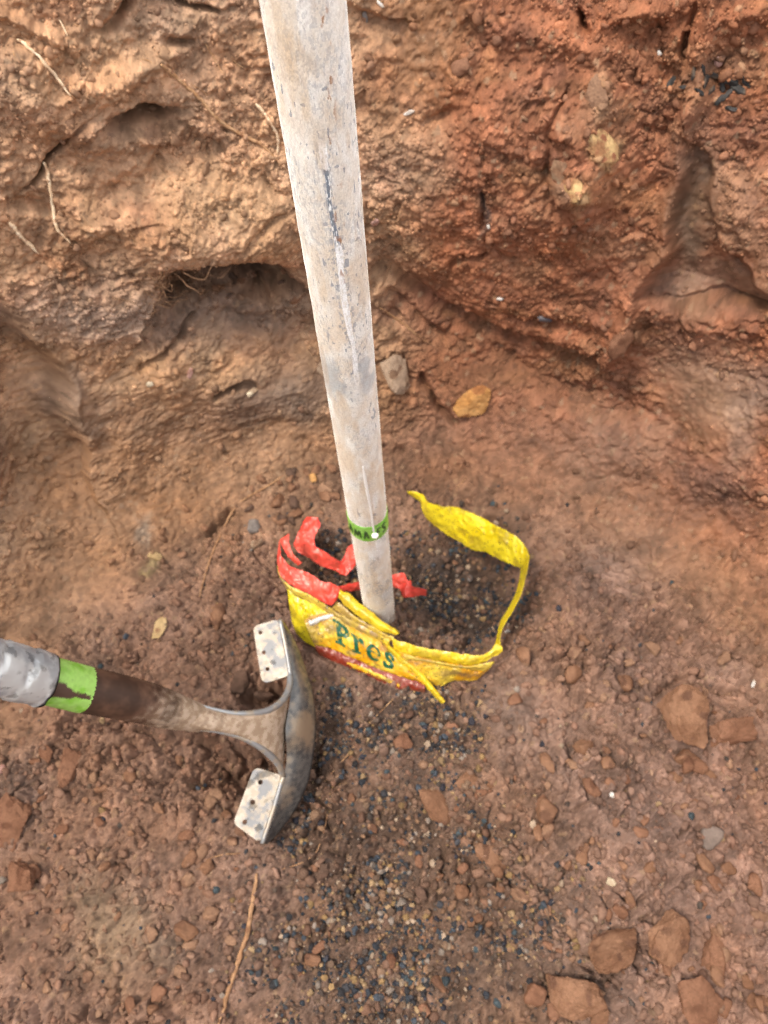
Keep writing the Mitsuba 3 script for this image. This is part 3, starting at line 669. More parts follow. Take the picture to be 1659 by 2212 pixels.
# ------------------------------------------------------------------ the steel pipe
FOOT, TOP = at_z(823, 1345, -.03), at_depth(655, 0, .297)
AX = (TOP - FOOT) / np.linalg.norm(TOP - FOOT)
PRAD = .0168
LEN = np.linalg.norm(TOP - FOOT) + .22
px_ = np.cross(AX, FWD); px_ /= np.linalg.norm(px_)           # across the pipe
pz_ = np.cross(px_, AX)
if pz_ @ FWD > 0:
    pz_ = -pz_
if px_ @ RIGHT < 0:
    px_ = -px_
def on_pipe(ang, s, lift=0.0):
    """ang: degrees round the pipe, 0 on the side towards the pit's open side, + to the right; s: metres up from the foot."""
    a = np.radians(ang)
    return FOOT + AX * np.asarray(s)[..., None] + (PRAD + lift) * (np.sin(a)[..., None] * px_ + np.cos(a)[..., None] * pz_)
def pipe_sheet(a0, a1, s0, s1, n, m, lift, wob=None):
    A, S = np.meshgrid(np.linspace(a0, a1, n), np.linspace(s0, s1, m), indexing='ij')
    if wob:
        A, S = wob(A, S)
    return A, S, on_pipe(A, S, lift)
L0 = float(np.linalg.norm(TOP - FOOT))
A, S, G = pipe_sheet(-180, 180, -.12, LEN, 97, 280, 0)
nz = vfbm(np.c_[G.reshape(-1, 3)] * 90, 3, 5).reshape(A.shape) - .5
nz[-1] = nz[0]
G = G + (G - (FOOT + AX * S[..., None])) / PRAD * (nz * .0006)[..., None]
n_, m_ = A.shape
i, j = np.meshgrid(np.arange(n_ - 1), np.arange(m_ - 1), indexing='ij')
qd = np.stack([i * m_ + j, i * m_ + j + 1, (i + 1) * m_ + j + 1, (i + 1) * m_ + j], -1).reshape(-1, 4)
pf = np.vstack([qd[:, [0, 1, 2]], qd[:, [0, 2, 3]]])
pm = trimesh.Trimesh(G.reshape(-1, 3), pf, process=False)
if np.einsum('ij,ij->i', pm.face_normals, pm.triangles_center - (FOOT + AX * ((pm.triangles_center - FOOT) @ AX)[:, None])).mean() < 0:
    pm = trimesh.Trimesh(pm.vertices, pf[:, ::-1], process=False)

def pipe_col(p, n, uv):
    a, s = uv.x, uv.y                     # metres round, metres up
    big = mikit.fbm(a * 60 + 3, s * 22, 1, 4)
    mid = mikit.fbm(a * 160, s * 70, 2, 4)
    fine = mikit.fbm(a * 900, s * 520, 3, 2)
    grain = mikit.noise(a * 2100, s * 1500, 7)
    col = mikit.mix((.80, .72, .625), (.91, .88, .83), soft(mid, .30, .70))
    col = mikit.mix(col, (.74, .59, .44), soft(big, .50, .72) * .5)
    lower = soft(L0 - s, .28, .50)
    col = mikit.mix(col, (.86, .86, .86), soft(mikit.fbm(a * 120 + 9, s * 36, 4, 3), .48, .66) * (.25 + .45 * lower))
    # blue-grey bare metal in speckled patches
    sp = soft(mikit.fbm(a * 70 + 40, s * 30, 6, 3), .50, .64) * soft(fine, .50, .66)
    fleck = soft(mikit.noise(a * 700 + 3, s * 330, 21), .80, .90) * soft(mikit.fbm(a * 50 + 4, s * 24, 22, 3), .44, .60)
    col = mikit.mix(col, (.24, .27, .33), fleck * .7)
    col = mikit.mix(col, (.27, .29, .32), sp * (.36 + .40 * lower))
    ring = soft(s, L0 - .243, L0 - .218) * soft(L0 - .185 - s, 0, .02) * soft(mikit.fbm(a * 90, s * 60, 8, 3) - a * 10 , .42, .62)
    col = mikit.mix(col, (.44, .46, .48), ring * .75)
    # long scrape: white with blue-black metal at its upper end
    line = a - (.0012 + .0035 * mikit.smoothstep(0, 1, (L0 - s - .05) / .16)) + .0016 * (mikit.noise(s * 90, 3, 1) - .5)
    up = L0 - s
    w = .0010 + .0014 * mikit.noise(s * 70, 5, 2)
    sc = soft(w - dr.abs(line), -.0003, .0005) * soft(up, .045, .055) * soft(.225 - up, 0, .03)
    rag = soft(mikit.fbm(a * 1300, s * 400, 11, 2), .3, .5)
    col = mikit.mix(col, (1.0, 1.0, 1.0), sc * (.45 + .55 * rag))
    halo = soft(w * 2.4 - dr.abs(line), -.0006, .0012) * soft(up, .045, .06) * soft(.225 - up, 0, .03) * soft(mikit.fbm(a * 1100 + 3, s * 500, 16, 2), .5, .62)
    col = mikit.mix(col, (.30, .33, .38), halo * (1 - sc) * .6)
    blue = sc * soft(.112 - up, 0, .012) * soft(up, .055, .062) * soft(mikit.fbm(a * 900, s * 260, 12, 2), .36, .52)
    col = mikit.mix(col, (.09, .13, .19), blue * .85)
    # rust
    rl = a - .0052 + .03 * (up - .08)
    ru = soft(mikit.fbm(a * 420 + 7, s * 210, 13, 4), .56, .64) * (soft(.0035 - dr.abs(rl), 0, .003) * soft(.16 - up, 0, .05) * soft(mikit.fbm(a * 500, s * 200, 33, 2), .45, .6) + .10)
    col = mikit.mix(col, (.36, .15, .055), ru * .75)
    foot = soft(.045 - s + .05 * (mikit.fbm(a * 150, s * 90, 31, 4) - .5), -.012, .03)
    col = mikit.mix(col, (.24, .15, .10), foot * .75)
    tan = soft(mikit.fbm(a * 110 + 70, s * 26, 14, 3), .54, .66)
    col = mikit.mix(col, (.58, .40, .23), tan * .3)
    return col * mi.Color3f(.87, .905, .935) * (.80 + .24 * grain + .18 * fine)
scene['pipe_metal'] = bumped({'type': 'principled', 'base_color': mikit.proc(pipe_col), 'roughness': .62, 'specular': .35, 'metallic': .0},
                             lambda p, n, uv: .00012 * mikit.noise(uv.x * 2400, uv.y * 1500, 2) + .00016 * mikit.noise(uv.x * 900, uv.y * 500, 5), 1.0, 2e-4)
scene['green_tape'] = {'type': 'principled', 'base_color': mikit.proc(lambda p, n, uv: mikit.mix((.19, .50, .06), (.28, .58, .13), soft(mikit.fbm(p.x * 200, p.y * 200, p.z * 200, 3), .4, .6)) *
                       (1 - .3 * soft(mikit.noise(p.x * 500, p.y * 500, p.z * 500), .6, .8))), 'roughness': .4, 'specular': .5}
scene['ink_dark'] = {'type': 'principled', 'base_color': {'type': 'rgb', 'value': (.03, .07, .02)}, 'roughness': .6}
scene['glare_white'] = {'type': 'principled', 'base_color': {'type': 'rgb', 'value': (.82, .83, .84)}, 'roughness': .35, 'clearcoat': .4}  # white of the glare modelled on the pipe
pipe = thing('steel_pipe', 'long pale dusty round pipe standing upright in the pit, scraped and rusty', 'pipe')
part(pipe, 'shaft', pm, 'pipe_metal', smooth=True, uv=np.c_[np.radians(A.ravel()) * PRAD, S.ravel()])
ring_z = np.linspace(0, 2 * np.pi, 48, endpoint=False)
def s_at(y):
    """Metres up the pipe at a row of the photograph."""
    ss = np.linspace(0, LEN, 2000)
    p = FOOT + AX * ss[:, None] + pz_ * PRAD - CAM
    yy = 1106 - 1659 * (p @ UP) / (p @ FWD)
    return float(np.interp(y, yy[::-1], ss[::-1]))
s_lo, s_hi = s_at(1168), s_at(1139)
A2, S2, G2 = pipe_sheet(-176, 176, s_lo, s_hi, 90, 8, .0006)
m = shell(G2, .0005)
if True:
    band = part(pipe, 'tape_band', m, 'green_tape', smooth=30, label='bright green tape band near the foot of the pipe')
sw = (s_hi - s_lo)
glyphs = [[(-64, .25), (-60, .75)], [(-60, .75), (-53, .5)], [(-53, .5), (-53, .3)], [(-44, .2), (-40, .7), (-34, .3), (-28, .72), (-24, .25)], [(-14, .2), (-9, .72), (-2, .25)], [(-11, .42), (-4, .42)],
          [(24, .3), (26, .72), (34, .78)], [(26, .5), (33, .52)], [(42, .25), (52, .32), (53, .5), (44, .55), (44, .75), (54, .8)]]
tx = []
for g in glyphs:
    g = resample(g, 14)
    tx.append(tube(on_pipe(g[:, 0], s_lo + sw * g[:, 1], .0006), .0008, 6))
part(band, 'lettering', trimesh.util.concatenate(tx), 'ink_dark', smooth=True, label='dark hand-marked letters on the green tape')
st0, st1 = s_at(1008), s_at(1150)  # white streak and dot give the glare on the pipe a shape
g = resample([(6, st0), (9, .7 * st0 + .3 * st1), (13, .4 * st0 + .6 * st1), (14, st1)], 40)
dm = tube(on_pipe(g[:, 0], g[:, 1], .0002), [.0006, .0013, .0014, .0011, .0010], 8)
part(pipe, 'glare_streak', dm, 'glare_white', smooth=True, label='thin white streak modelled for the glare, ending at the green tape')
bd = trimesh.creation.icosphere(subdivisions=2, radius=.0032)
bd.apply_translation(on_pipe(np.array(16.), np.array(s_at(1156)), .0012))
part(pipe, 'glare_dot', bd, 'glare_white', smooth=True, label='glossy white blob modelled for a glint on the green tape')

# ------------------------------------------------------------------ the spade
def plastic(c, c2, rough=.4, dirt=.35, dirtc=(.24, .15, .09)):
    def fn(p, n, uv):
        t = mikit.fbm(p.x * 45, p.y * 45, p.z * 45, 3)
        col = mikit.mix(c, c2, soft(t, .4, .65))
        d = soft(mikit.fbm(p.x * 90 + 3, p.y * 90, p.z * 90, 4), .52, .70) * dirt
        s = soft(mikit.noise(p.x * 420, p.y * 420, p.z * 420), .72, .86) * dirt
        e = soft(mikit.fbm(p.x * 24 + 8, p.y * 24, p.z * 24, 4), .50, .72) * dirt
        col = mikit.mix(col, dirtc, e * .8)
        return mikit.mix(mikit.mix(col, dirtc, d), (.08, .055, .03), s) * .76
    return {'type': 'twosided', 'bsdf': {'type': 'principled', 'base_color': mikit.proc(fn), 'roughness': rough * .7, 'specular': .6}}

def steel_fn(p, n, uv):
    t = mikit.fbm(p.x * 40, p.y * 40, p.z * 40, 4)
    g = mikit.fbm(p.x * 260, p.y * 260, p.z * 260, 3)
    col = mikit.mix((.08, .085, .095), (.15, .155, .16), soft(g, .25, .75))
    return mikit.mix(col, (.33, .26, .19), soft(t + .25 * (g - .5), .42, .80) * .85) * .80
scene['blade_steel'] = {'type': 'principled', 'base_color': mikit.proc(steel_fn), 'roughness': .30, 'specular': .6, 'metallic': .5}
def neck_fn(p, n, uv):
    g = mikit.fbm(p.x * 230, p.y * 230, p.z * 230, 3)
    t = mikit.fbm(p.x * 55 + 4, p.y * 55, p.z * 55, 4)
    along = uv.y
    dark = mikit.mix((.055, .030, .022), (.12, .065, .045), soft(t, .4, .65))
    dust = mikit.mix((.40, .30, .22), (.50, .40, .32), soft(g, .4, .6))
    return mikit.mix(dark, dust, soft(along + .5 * (t - .5) + .2 * (g - .5), .45, .88)) * ((.8 + .4 * g) * .68)
scene['neck_steel'] = {'type': 'principled', 'base_color': mikit.proc(neck_fn), 'roughness': .5, 'specular': .4}
def tread_fn(p, n, uv):
    t = mikit.fbm(p.x * 80, p.y * 80, p.z * 80, 4)
    g = mikit.fbm(p.x * 320, p.y * 320, p.z * 320, 2)
    return mikit.mix(mikit.mix((.60, .53, .44), (.70, .64, .56), soft(g, .4, .6)), (.28, .31, .36), soft(t + .3 * (g - .5), .46, .66) * .85) * (.72 - .42 * soft(mikit.fbm(p.x * 130 + 8, p.y * 130, p.z * 130, 4), .52, .68))
scene['tread_steel'] = {'type': 'principled', 'base_color': mikit.proc(tread_fn), 'roughness': .4, 'specular': .5, 'metallic': .15}
scene['edge_steel'] = {'type': 'principled', 'base_color': mikit.proc(lambda p, n, uv: mikit.mix((.30, .32, .35), (.40, .36, .31), soft(mikit.fbm(p.x * 120, p.y * 120, p.z * 120, 3), .45, .6)) * .85), 'roughness': .32, 'metallic': .45}
scene['handle_dark'] = soilish((.055, .030, .022), (.11, .06, .042), (.30, .19, .13), 2, .5)
scene['tape_silver'] = {'type': 'principled', 'base_color': mikit.proc(lambda p, n, uv: mikit.mix((.28, .31, .35), (.44, .47, .50), soft(mikit.fbm(p.x * 70, p.y * 70, p.z * 70, 4), .4, .6)) *
                        (1 - .45 * soft(mikit.fbm(p.x * 140 + 5, p.y * 140, p.z * 140, 3), .54, .70))), 'roughness': .33, 'metallic': .3, 'specular': .6}

def Z(x, y):
    """Spade enlargement -> the 1659 x 2212 copy."""
    return x * .4688, 1296 + y * .4688
def zp(x, y, d):
    return at_depth(*Z(x, y), d - .006 - .036 * np.clip((y - 90) / 1030, 0, 1))
spade = thing('spade', 'spade stuck in the floor, dark shaft and worn steel head with two bored treads', 'spade')
H0, H1, H2 = zp(100, 340, .595), zp(385, 412, .635), zp(900, 540, .705)
hd = (H1 - H0) / np.linalg.norm(H1 - H0)
hd2 = (H2 - H0) / np.linalg.norm(H2 - H0)
# socket and neck: a tapering tube whose front opens out into the sheet of the head
ctr = [H0 - hd2 * .75, H0, H1, zp(640, 470, .668), zp(800, 515, .690)]
part(spade, 'handle', tube(H0 + (H1 - H0) * np.linspace(-.78 / np.linalg.norm(H1 - H0), 1, 30)[:, None], [.0172, .0178, .0179, .0179], 28), 'handle_dark', smooth=50)
sock = [H1 - hd2 * .004, zp(640, 467, .668), zp(800, 513, .690), zp(930, 548, .710)]
sk = tube(sock, [.0186, .0182, .0168, .0120], 32, n=50)
sv = np.linspace(0, 1, 50)
part(spade, 'socket', sk, 'neck_steel', smooth=True, uv=np.c_[np.zeros(len(sk.vertices)), np.r_[np.repeat(sv, 32), 0, 1]])
# green band (worn through in the middle, next to the silver tape)
AXW = np.cross(hd, FWD); AXW /= np.linalg.norm(AXW)
if AXW @ UP < 0:
    AXW = -AXW
def band_fn(p, n, uv):
    q = p - mi.Point3f(*[float(v) for v in H0])
    t = dr.dot(q, mi.Vector3f(*[float(v) for v in AXW])) * (1 / .0186)
    u = dr.dot(q, mi.Vector3f(*[float(v) for v in hd])) / float(np.linalg.norm(H1 - H0))
    w = mikit.fbm(p.x * 130, p.y * 130, p.z * 130, 4) - .5
    green = mikit.mix((.22, .52, .06), (.33, .62, .15), soft(mikit.fbm(p.x * 90, p.y * 90, p.z * 90, 3), .4, .6)) * (.62 + .3 * mikit.fbm(p.x * 300, p.y * 300, p.z * 300, 3))
    bare = soft(.40 - .70 * (u - .36) - dr.abs(t - .12) + .6 * w, -.05, .08)
    return mikit.mix(green, (.06, .036, .028), bare)
scene['green_band'] = {'type': 'principled', 'roughness': .45, 'base_color': mikit.proc(band_fn)}
# silver tape
def sleeve(p0, p1, r0, r1, n=22, sides=40, rag=0.0, spiral=0.0, seed=0):
    s = np.linspace(0, 1, n)
    c = p0 + (p1 - p0) * s[:, None]
    t = tube(c, np.linspace(r0, r1, n), sides, caps=True)
    v = np.array(t.vertices)
    ring = v[:n * sides].reshape(n, sides, 3)
    axis_ = (p1 - p0) / np.linalg.norm(p1 - p0)
    for k in (0, n - 1):
        ring[k] += axis_ * (rag * (vnoise(ring[k] * 140, seed) - .5))[:, None]
    if spiral:
        ang = np.arange(sides) / sides
        for k in range(n):
            ph = (s[k] * spiral + ang) % 1.0
            bump = smoothstep(0, .12, ph) * (1 - .55 * ph) + .35 * (vnoise(ring[k] * 160, seed + 1) - .5)
            ring[k] += (ring[k] - c[k]) / np.linalg.norm(ring[k] - c[k], axis=1, keepdims=True) * (.0022 * bump)[:, None]
    return trimesh.Trimesh(np.vstack([ring.reshape(-1, 3), v[n * sides:]]), t.faces, process=False)
def on_axis(x):
    """Point of the handle's axis at this column of the spade enlargement."""
    return H0 + (H1 - H0) * ((x - 100) / 285)
part(spade, 'tape_wrap', sleeve(on_axis(-900), on_axis(203), .0196, .0194, 90, 48, .004, 9, 3), 'tape_silver', smooth=True, label='silver tape wound round the spade handle')
part(spade, 'green_band', sleeve(on_axis(196), on_axis(392), .0184, .0187, 24, 48, .002, 0, 4), 'green_band', smooth=40, label='bright green band on the dark spade shaft')

# the head: one pressed steel sheet; from the neck to the shoulder line, over the crest and down into the soil
low = [(-1, 1210, 1122, .752), (-.55, 1305, 815, .755), (-.3, 1322, 720, .752), (0, 1318, 585, .745), (.3, 1338, 440, .757), (.5, 1340, 345, .762), (1, 1286, 90, .775)]
K = np.linspace(-1, 1, 60)
def curve(rows):
    rows = np.array(rows, float)
    pts = np.array([zp(x, y, d) for _, x, y, d in rows])
    from scipy.interpolate import PchipInterpolator
    return PchipInterpolator(rows[:, 0], pts)(K)
c0 = curve(low)
c1 = curve([(-1, 1232, 1126, .760), (-.75, 1310, 1040, .768), (-.5, 1385, 925, .770), (-.25, 1432, 790, .768), (0, 1456, 600, .766), (.25, 1446, 450, .772), (.55, 1402, 290, .780), (.8, 1345, 160, .784), (1, 1296, 86, .783)])
down = np.array([-.22, .22, -.95])
c3 = c1 + down * .05
shr = np.linspace(1, .55, 2)
mid = c1.mean(0)
c4 = mid + (c1 - mid) * .75 + down * .12
rows = []
for u in np.linspace(0, 1, 12, endpoint=False):
    bulge = math.sin(u * math.pi / 2)
    rows.append(c0 * (1 - u) + c1 * u + np.array([.25, 0, .97]) * .003 * math.sin(u * math.pi))
for u in np.linspace(0, 1, 5, endpoint=False):
    rows.append(c1 * (1 - u) + c3 * u + np.array([.001, 0, 0]) * math.sin(u * math.pi))
for u in np.linspace(0, 1, 5):
    rows.append(c3 * (1 - u) + c4 * u)
part(spade, 'blade', shell(np.array(rows), .0026), 'blade_steel', smooth=50)
# the neck spreads into the shoulder between two swept edges
eu = resample([zp(770, 430, .694), zp(930, 487, .704), zp(1080, 522, .712), zp(1215, 515, .728), zp(1295, 470, .742), zp(1332, 405, .755), zp(1336, 345, .763)], 50)
el = resample([zp(750, 586, .694), zp(850, 595, .700), zp(1000, 605, .708), zp(1120, 635, .720), zp(1215, 690, .732), zp(1280, 755, .745), zp(1304, 812, .756)], 50)
G = []
for u in np.linspace(0, 1, 16):
    b_ = eu * (1 - u) + el * u
    lift = (.0015 + .0165 * (1 - np.linspace(0, 1, 50)) ** 1.4) * math.sqrt(max(0, 1 - (2 * u - 1) ** 2))
    G.append(b_ - FWD * lift[:, None])
G = np.array(G)
nm = shell(G, .0026)
vv = np.tile(np.linspace(.70, 1.0, 50), 16)
part(spade, 'neck', nm, 'neck_steel', smooth=True, uv=np.c_[np.zeros(len(nm.vertices)), np.r_[vv, vv]])
part(spade, 'rolled_edge', tube(eu, [.0006, .0014, .0028, .0032, .0030], 12), 'edge_steel', smooth=True)
part(spade, 'rolled_edge', tube(el, [.0006, .0014, .0028, .0032, .0030], 12), 'edge_steel', smooth=True)
from shapely.geometry import Polygon, Point
def tread(corners, holes, depth, hr):
    P3 = np.array([zp(x, y, d) for (x, y), d in zip(corners, depth)])
    o = P3.mean(0)
    ex = P3[1] - P3[0]; ex /= np.linalg.norm(ex)
    nn = np.cross(P3[1] - P3[0], P3[3] - P3[0]); nn /= np.linalg.norm(nn)
    if nn @ FWD > 0:
        nn = -nn
    ey = np.cross(nn, ex)
    def flat(p):
        return ((p - o) @ ex, (p - o) @ ey)
    poly = Polygon([flat(p) for p in P3]).buffer(-.006).buffer(.006)
    for hx, hy in holes:
        k = ray(*Z(hx, hy))
        d = ((o - CAM) @ nn) / (k @ nn)
        poly = poly.difference(Point(flat(CAM + d * k)).buffer(hr, 12))
    m = trimesh.creation.extrude_polygon(poly, .003, engine='earcut')
    M = np.eye(4); M[:3, 0], M[:3, 1], M[:3, 2], M[:3, 3] = ex, ey, nn, o - nn * .003
    m.apply_transform(M)
    return m
t1 = part(spade, 'tread', tread([(1165, 122), (1286, 86), (1338, 345), (1208, 388)], [(1200, 150), (1216, 242), (1232, 318)], [.768, .772, .760, .757], .0020), 'tread_steel', smooth=30, label='upper tread plate of the spade, caked with pale mud')
t2 = part(spade, 'tread', tread([(1172, 770), (1308, 812), (1208, 1126), (1074, 1030)], [(1200, 840), (1165, 932), (1128, 1024)], [.748, .753, .752, .745], .0023), 'tread_steel', smooth=30, label='lower tread plate with three round holes')
part(spade, 'bend_edge', tube([zp(1290, 92, .771), zp(1316, 215, .766), zp(1338, 345, .760)], .0022, 10, n=14), 'edge_steel', smooth=True)
part(spade, 'bend_edge', tube([zp(1304, 815, .752), zp(1258, 970, .751), zp(1208, 1122, .750)], .0022, 10, n=14), 'edge_steel', smooth=True)

# ------------------------------------------------------------------ the plastic sack
YEL, YEL2 = (.80, .60, .025), (.86, .70, .06)
scene['film_yellow'] = plastic(YEL, YEL2, .38, .30)
scene['film_dirty'] = plastic((.66, .49, .07), (.74, .58, .10), .45, .75, (.30, .19, .11))
scene['film_lemon'] = plastic((.82, .66, .012), (.86, .73, .03), .42, .45, (.20, .12, .03))
scene['film_orange'] = plastic((.84, .43, .01), (.86, .66, .08), .36, .60)
scene['film_red'] = plastic((.86, .075, .055), (.90, .12, .09), .5, .28, (.36, .12, .07))
scene['film_maroon'] = plastic((.24, .034, .018), (.30, .05, .03), .45, .5)
scene['print_green'] = {'type': 'twosided', 'bsdf': {'type': 'principled', 'base_color': mikit.proc(lambda p, n, uv: mikit.mix((.008, .085, .045), (.55, .40, .05), soft(mikit.fbm(p.x * 260, p.y * 260, p.z * 260, 3), .62, .72) * .6)), 'roughness': .45}}
scene['film_white'] = plastic((.78, .79, .80), (.82, .82, .82), .35, .1)
def B(x, y):
    """Sack enlargement -> the 1659 x 2212 copy."""
    return 483.9 + .4167 * x, 1019.6 + .4167 * y
def edge3(pts, z):
    z = np.interp(np.linspace(0, 1, len(pts)), np.linspace(0, 1, len(np.atleast_1d(z))), np.atleast_1d(z))
    return np.array([at_z(*B(x, y), h) for (x, y), h in zip(pts, z)])
def strip(top, bot, zt, zb, n=60, m=14, bulge=.002, crumple=.0012, seed=0, curl=0.0, thick=.0004):
    n, m = int(n * 1.6), int(m * 1.8)
    a, b = resample(edge3(top, zt), n), resample(edge3(bot, zb), n)
    for e, k in ((a, 1), (b, 2)):          # torn edges
        e += ((vfbm(e * 190 + k, 3, seed + k) - .5)[:, None] * .0042 * (b - a) / np.maximum(np.linalg.norm(b - a, axis=1, keepdims=True), .004))
    G = []
    for u in np.linspace(0, 1, m):
        row = a * (1 - u) + b * u
        G.append(row + np.array([0, -.35, .93]) * (bulge * math.sin(math.pi * u)))
    G = np.array(G)
    w = np.array([0, -.35, .93]) * crumple * 2
    f = vfbm(G * 55 + seed, 3, seed) - .5
    fold = np.abs(2 * vfbm(G * np.array([60, 36, 36]) + seed + 5, 3, seed + 3) - 1) ** .6
    fine = np.abs(2 * vfbm(G * np.array([150, 90, 90]) + 3 * seed, 3, seed + 7) - 1)
    G = G + (f * 1.2 + .6 * fold - .2)[..., None] * w + ((.5 - fine ** .6) * .0026)[..., None] * np.array([0, -.35, .93])
    return shell(G, thick), G
sack = thing('plastic_sack', 'torn yellow and red plastic sack with green lettering, opened round the pipe foot', 'bag')
rear_t = [(948, 98), (1000, 104), (1036, 122), (1058, 158), (1130, 178), (1230, 190), (1330, 235), (1410, 280), (1490, 320), (1550, 370), (1580, 425)]
rear_b = [(955, 116), (990, 138), (1016, 156), (1028, 205), (1060, 250), (1130, 308), (1220, 362), (1290, 402), (1360, 416), (1440, 460), (1540, 500)]
m, _ = strip(rear_t, rear_b, [.022, .03, .045, .05, .05], [.016, .012, .006, .012, .03], 90, 16, .003, .0022, 2)
part(sack, 'rear_strip', m, 'film_lemon', smooth=50, label='bright lemon inner face of the sack at the back')
m, _ = strip([(1540, 440), (1535, 520), (1520, 600), (1490, 675), (1436, 765), (1418, 830), (1398, 915)], [(1582, 425), (1572, 500), (1546, 610), (1512, 690), (1462, 775), (1436, 830), (1428, 905)],
             [.03, .024, .02, .02, .03], [.05, .048, .046, .046, .045], 60, 8, .001, .001, 3)
part(sack, 'side_edge', m, 'film_lemon', smooth=50)
m, _ = strip([(602, 612), (660, 640), (730, 700), (830, 778), (912, 835)], [(592, 655), (640, 705), (700, 752), (790, 808), (885, 848)], [.052, .05, .045], [.046, .044, .042], 50, 9, .004, .0015, 4)
part(sack, 'inner_hem', m, 'film_yellow', smooth=50)
m, _ = strip([(870, 862), (930, 880), (1010, 905), (1150, 930), (1300, 948), (1370, 938), (1402, 895), (1436, 900)], [(880, 915), (940, 945), (1030, 968), (1140, 985), (1260, 1003), (1340, 988), (1400, 955), (1446, 928)],
             [.046, .046, .046, .048], [.036, .034, .034, .044], 80, 12, .003, .003, 5)
part(sack, 'front_hem', m, 'film_yellow', smooth=50)
m, _ = strip([(275, 480), (292, 540), (345, 590), (430, 630), (560, 712), (700, 790), (860, 872)], [(282, 535), (320, 600), (370, 640), (450, 685), (560, 752), (700, 838), (850, 905)],
             [.050, .048, .045], [.042, .036, .034], 80, 9, .003, .0015, 6)
part(sack, 'dirty_hem', m, 'film_dirty', smooth=50, label='mud-stained upper hem of the sack')
m, _ = strip([(585, 668), (690, 752), (790, 812), (880, 858)], [(560, 705), (690, 788), (780, 835), (862, 876)], [.040, .038], [.043, .041], 40, 6, -.002, .001, 7)
part(sack, 'fold_gusset', m, 'film_dirty', smooth=50)
# left gusset and printed front
m, _ = strip([(328, 592), (350, 628), (420, 668), (500, 700), (560, 745)], [(352, 780), (372, 830), (410, 870), (440, 892), (478, 912)], [.043, .041, .039], [.012, .012, .013], 40, 20, .006, .003, 8)
part(sack, 'side_gusset', m, 'film_lemon', smooth=50)
front_t = [(415, 768), (480, 740), (560, 742), (700, 828), (850, 905), (930, 990), (1035, 1090)]
front_b = [(470, 900), (520, 908), (600, 936), (700, 980), (820, 1030), (930, 1068), (1036, 1096)]
m, FG = strip(front_t, front_b, [.040, .040, .038, .030, .020], [.015, .015, .015, .016], 90, 24, .004, .0022, 9)
part(sack, 'front_panel', m, 'film_orange', smooth=50, label='orange-yellow printed front panel of the sack')
SZ = .006
m, _ = strip([(470, 899), (520, 907), (600, 935), (700, 979), (820, 1029), (930, 1067), (1040, 1096)], [(488, 942), (540, 968), (620, 1000), (720, 1042), (820, 1090), (930, 1126), (1040, 1142)],
             [.0185, .0185, .0175], [.011, .011, .012], 80, 10, .002, .0016, 10)
part(sack, 'red_band', m, 'film_maroon', smooth=50, label='dull red printed band along the foot of the sack')
m, _ = strip([(640, 985), (690, 1000), (770, 1030), (850, 1068), (912, 1100)], [(636, 996), (690, 1022), (765, 1050), (845, 1088), (908, 1116)], [.019, .019], [.016, .015], 60, 5, .001, .0045, 11)
part(sack, 'orange_trim', m, 'film_orange', smooth=50)
m, _ = strip([(826, 862), (900, 930), (1000, 1010), (1080, 1105), (1148, 1186)], [(822, 885), (880, 955), (970, 1040), (1060, 1135), (1128, 1204)], [.044, .036, .026, .018, .012], [.040, .032, .022, .013, .007], 60, 8, .004, .0010, 12)
part(sack, 'diagonal_fold', m, 'film_yellow', smooth=50)
m, _ = strip([(880, 900), (940, 938), (1030, 962), (1140, 985), (1260, 1003), (1335, 1000), (1400, 985)], [(940, 1010), (1010, 1080), (1060, 1105), (1105, 1112), (1190, 1085), (1300, 1080), (1345, 1050)],
             [.038, .036, .034, .036], [.018, .010, .004, .006, .012], 80, 22, .004, .003, 13)
part(sack, 'right_panel', m, 'film_orange', smooth=50)
m, _ = strip([(930, 940), (1030, 968), (1140, 990), (1260, 1006), (1390, 985)], [(940, 975), (1030, 985), (1110, 1000), (1240, 1022), (1350, 1032)], [.040, .038, .040], [.034, .032, .030], 60, 8, .003, .002, 14)
part(sack, 'dirty_hem', m, 'film_dirty', smooth=50)
m, _ = strip([(438, 772), (500, 748), (566, 734)], [(446, 800), (505, 776), (570, 752)], [.041, .041], [.038, .038], 30, 8, .002, .0004, 15, thick=.001)
part(sack, 'white_strip', m, 'film_white', smooth=50, label='short white strip on the front of the sack')  # plain white strip over the printed front
# red part of the mouth
m, _ = strip([(286, 350), (298, 435), (350, 490), (430, 518), (500, 562), (560, 578), (604, 600)], [(276, 470), (292, 535), (350, 588), (430, 628), (500, 668), (556, 692), (592, 652)], [.058, .056, .056], [.048, .044, .044], 70, 14, .002, .0036, 16)
part(sack, 'red_lip', m, 'film_red', smooth=50, label='red outer lip of the torn sack')
m, _ = strip([(340, 318), (338, 370), (360, 425), (404, 470)], [(290, 352), (312, 408), (345, 452), (385, 486)], [.060, .060], [.056, .054], 40, 8, .001, .003, 17)
part(sack, 'red_flap', m, 'film_red', smooth=50)
m, _ = strip([(486, 236), (500, 275), (470, 335), (478, 385), (540, 425), (592, 462), (618, 448), (640, 395), (672, 374), (700, 380)], [(428, 232), (392, 300), (364, 368), (384, 412), (440, 448), (500, 484), (570, 510), (632, 536), (690, 470), (712, 430)],
             [.035, .030, .026, .026, .04], [.030, .020, .014, .014, .025], 100, 14, .001, .0045, 18)
part(sack, 'red_flap', m, 'film_red', smooth=50)
m, _ = strip([(590, 592), (650, 580), (730, 566), (820, 560)], [(600, 622), (660, 618), (735, 606), (820, 600)], [.030, .028], [.020, .016], 40, 8, .001, .004, 19)
part(sack, 'red_flap', m, 'film_red', smooth=50)
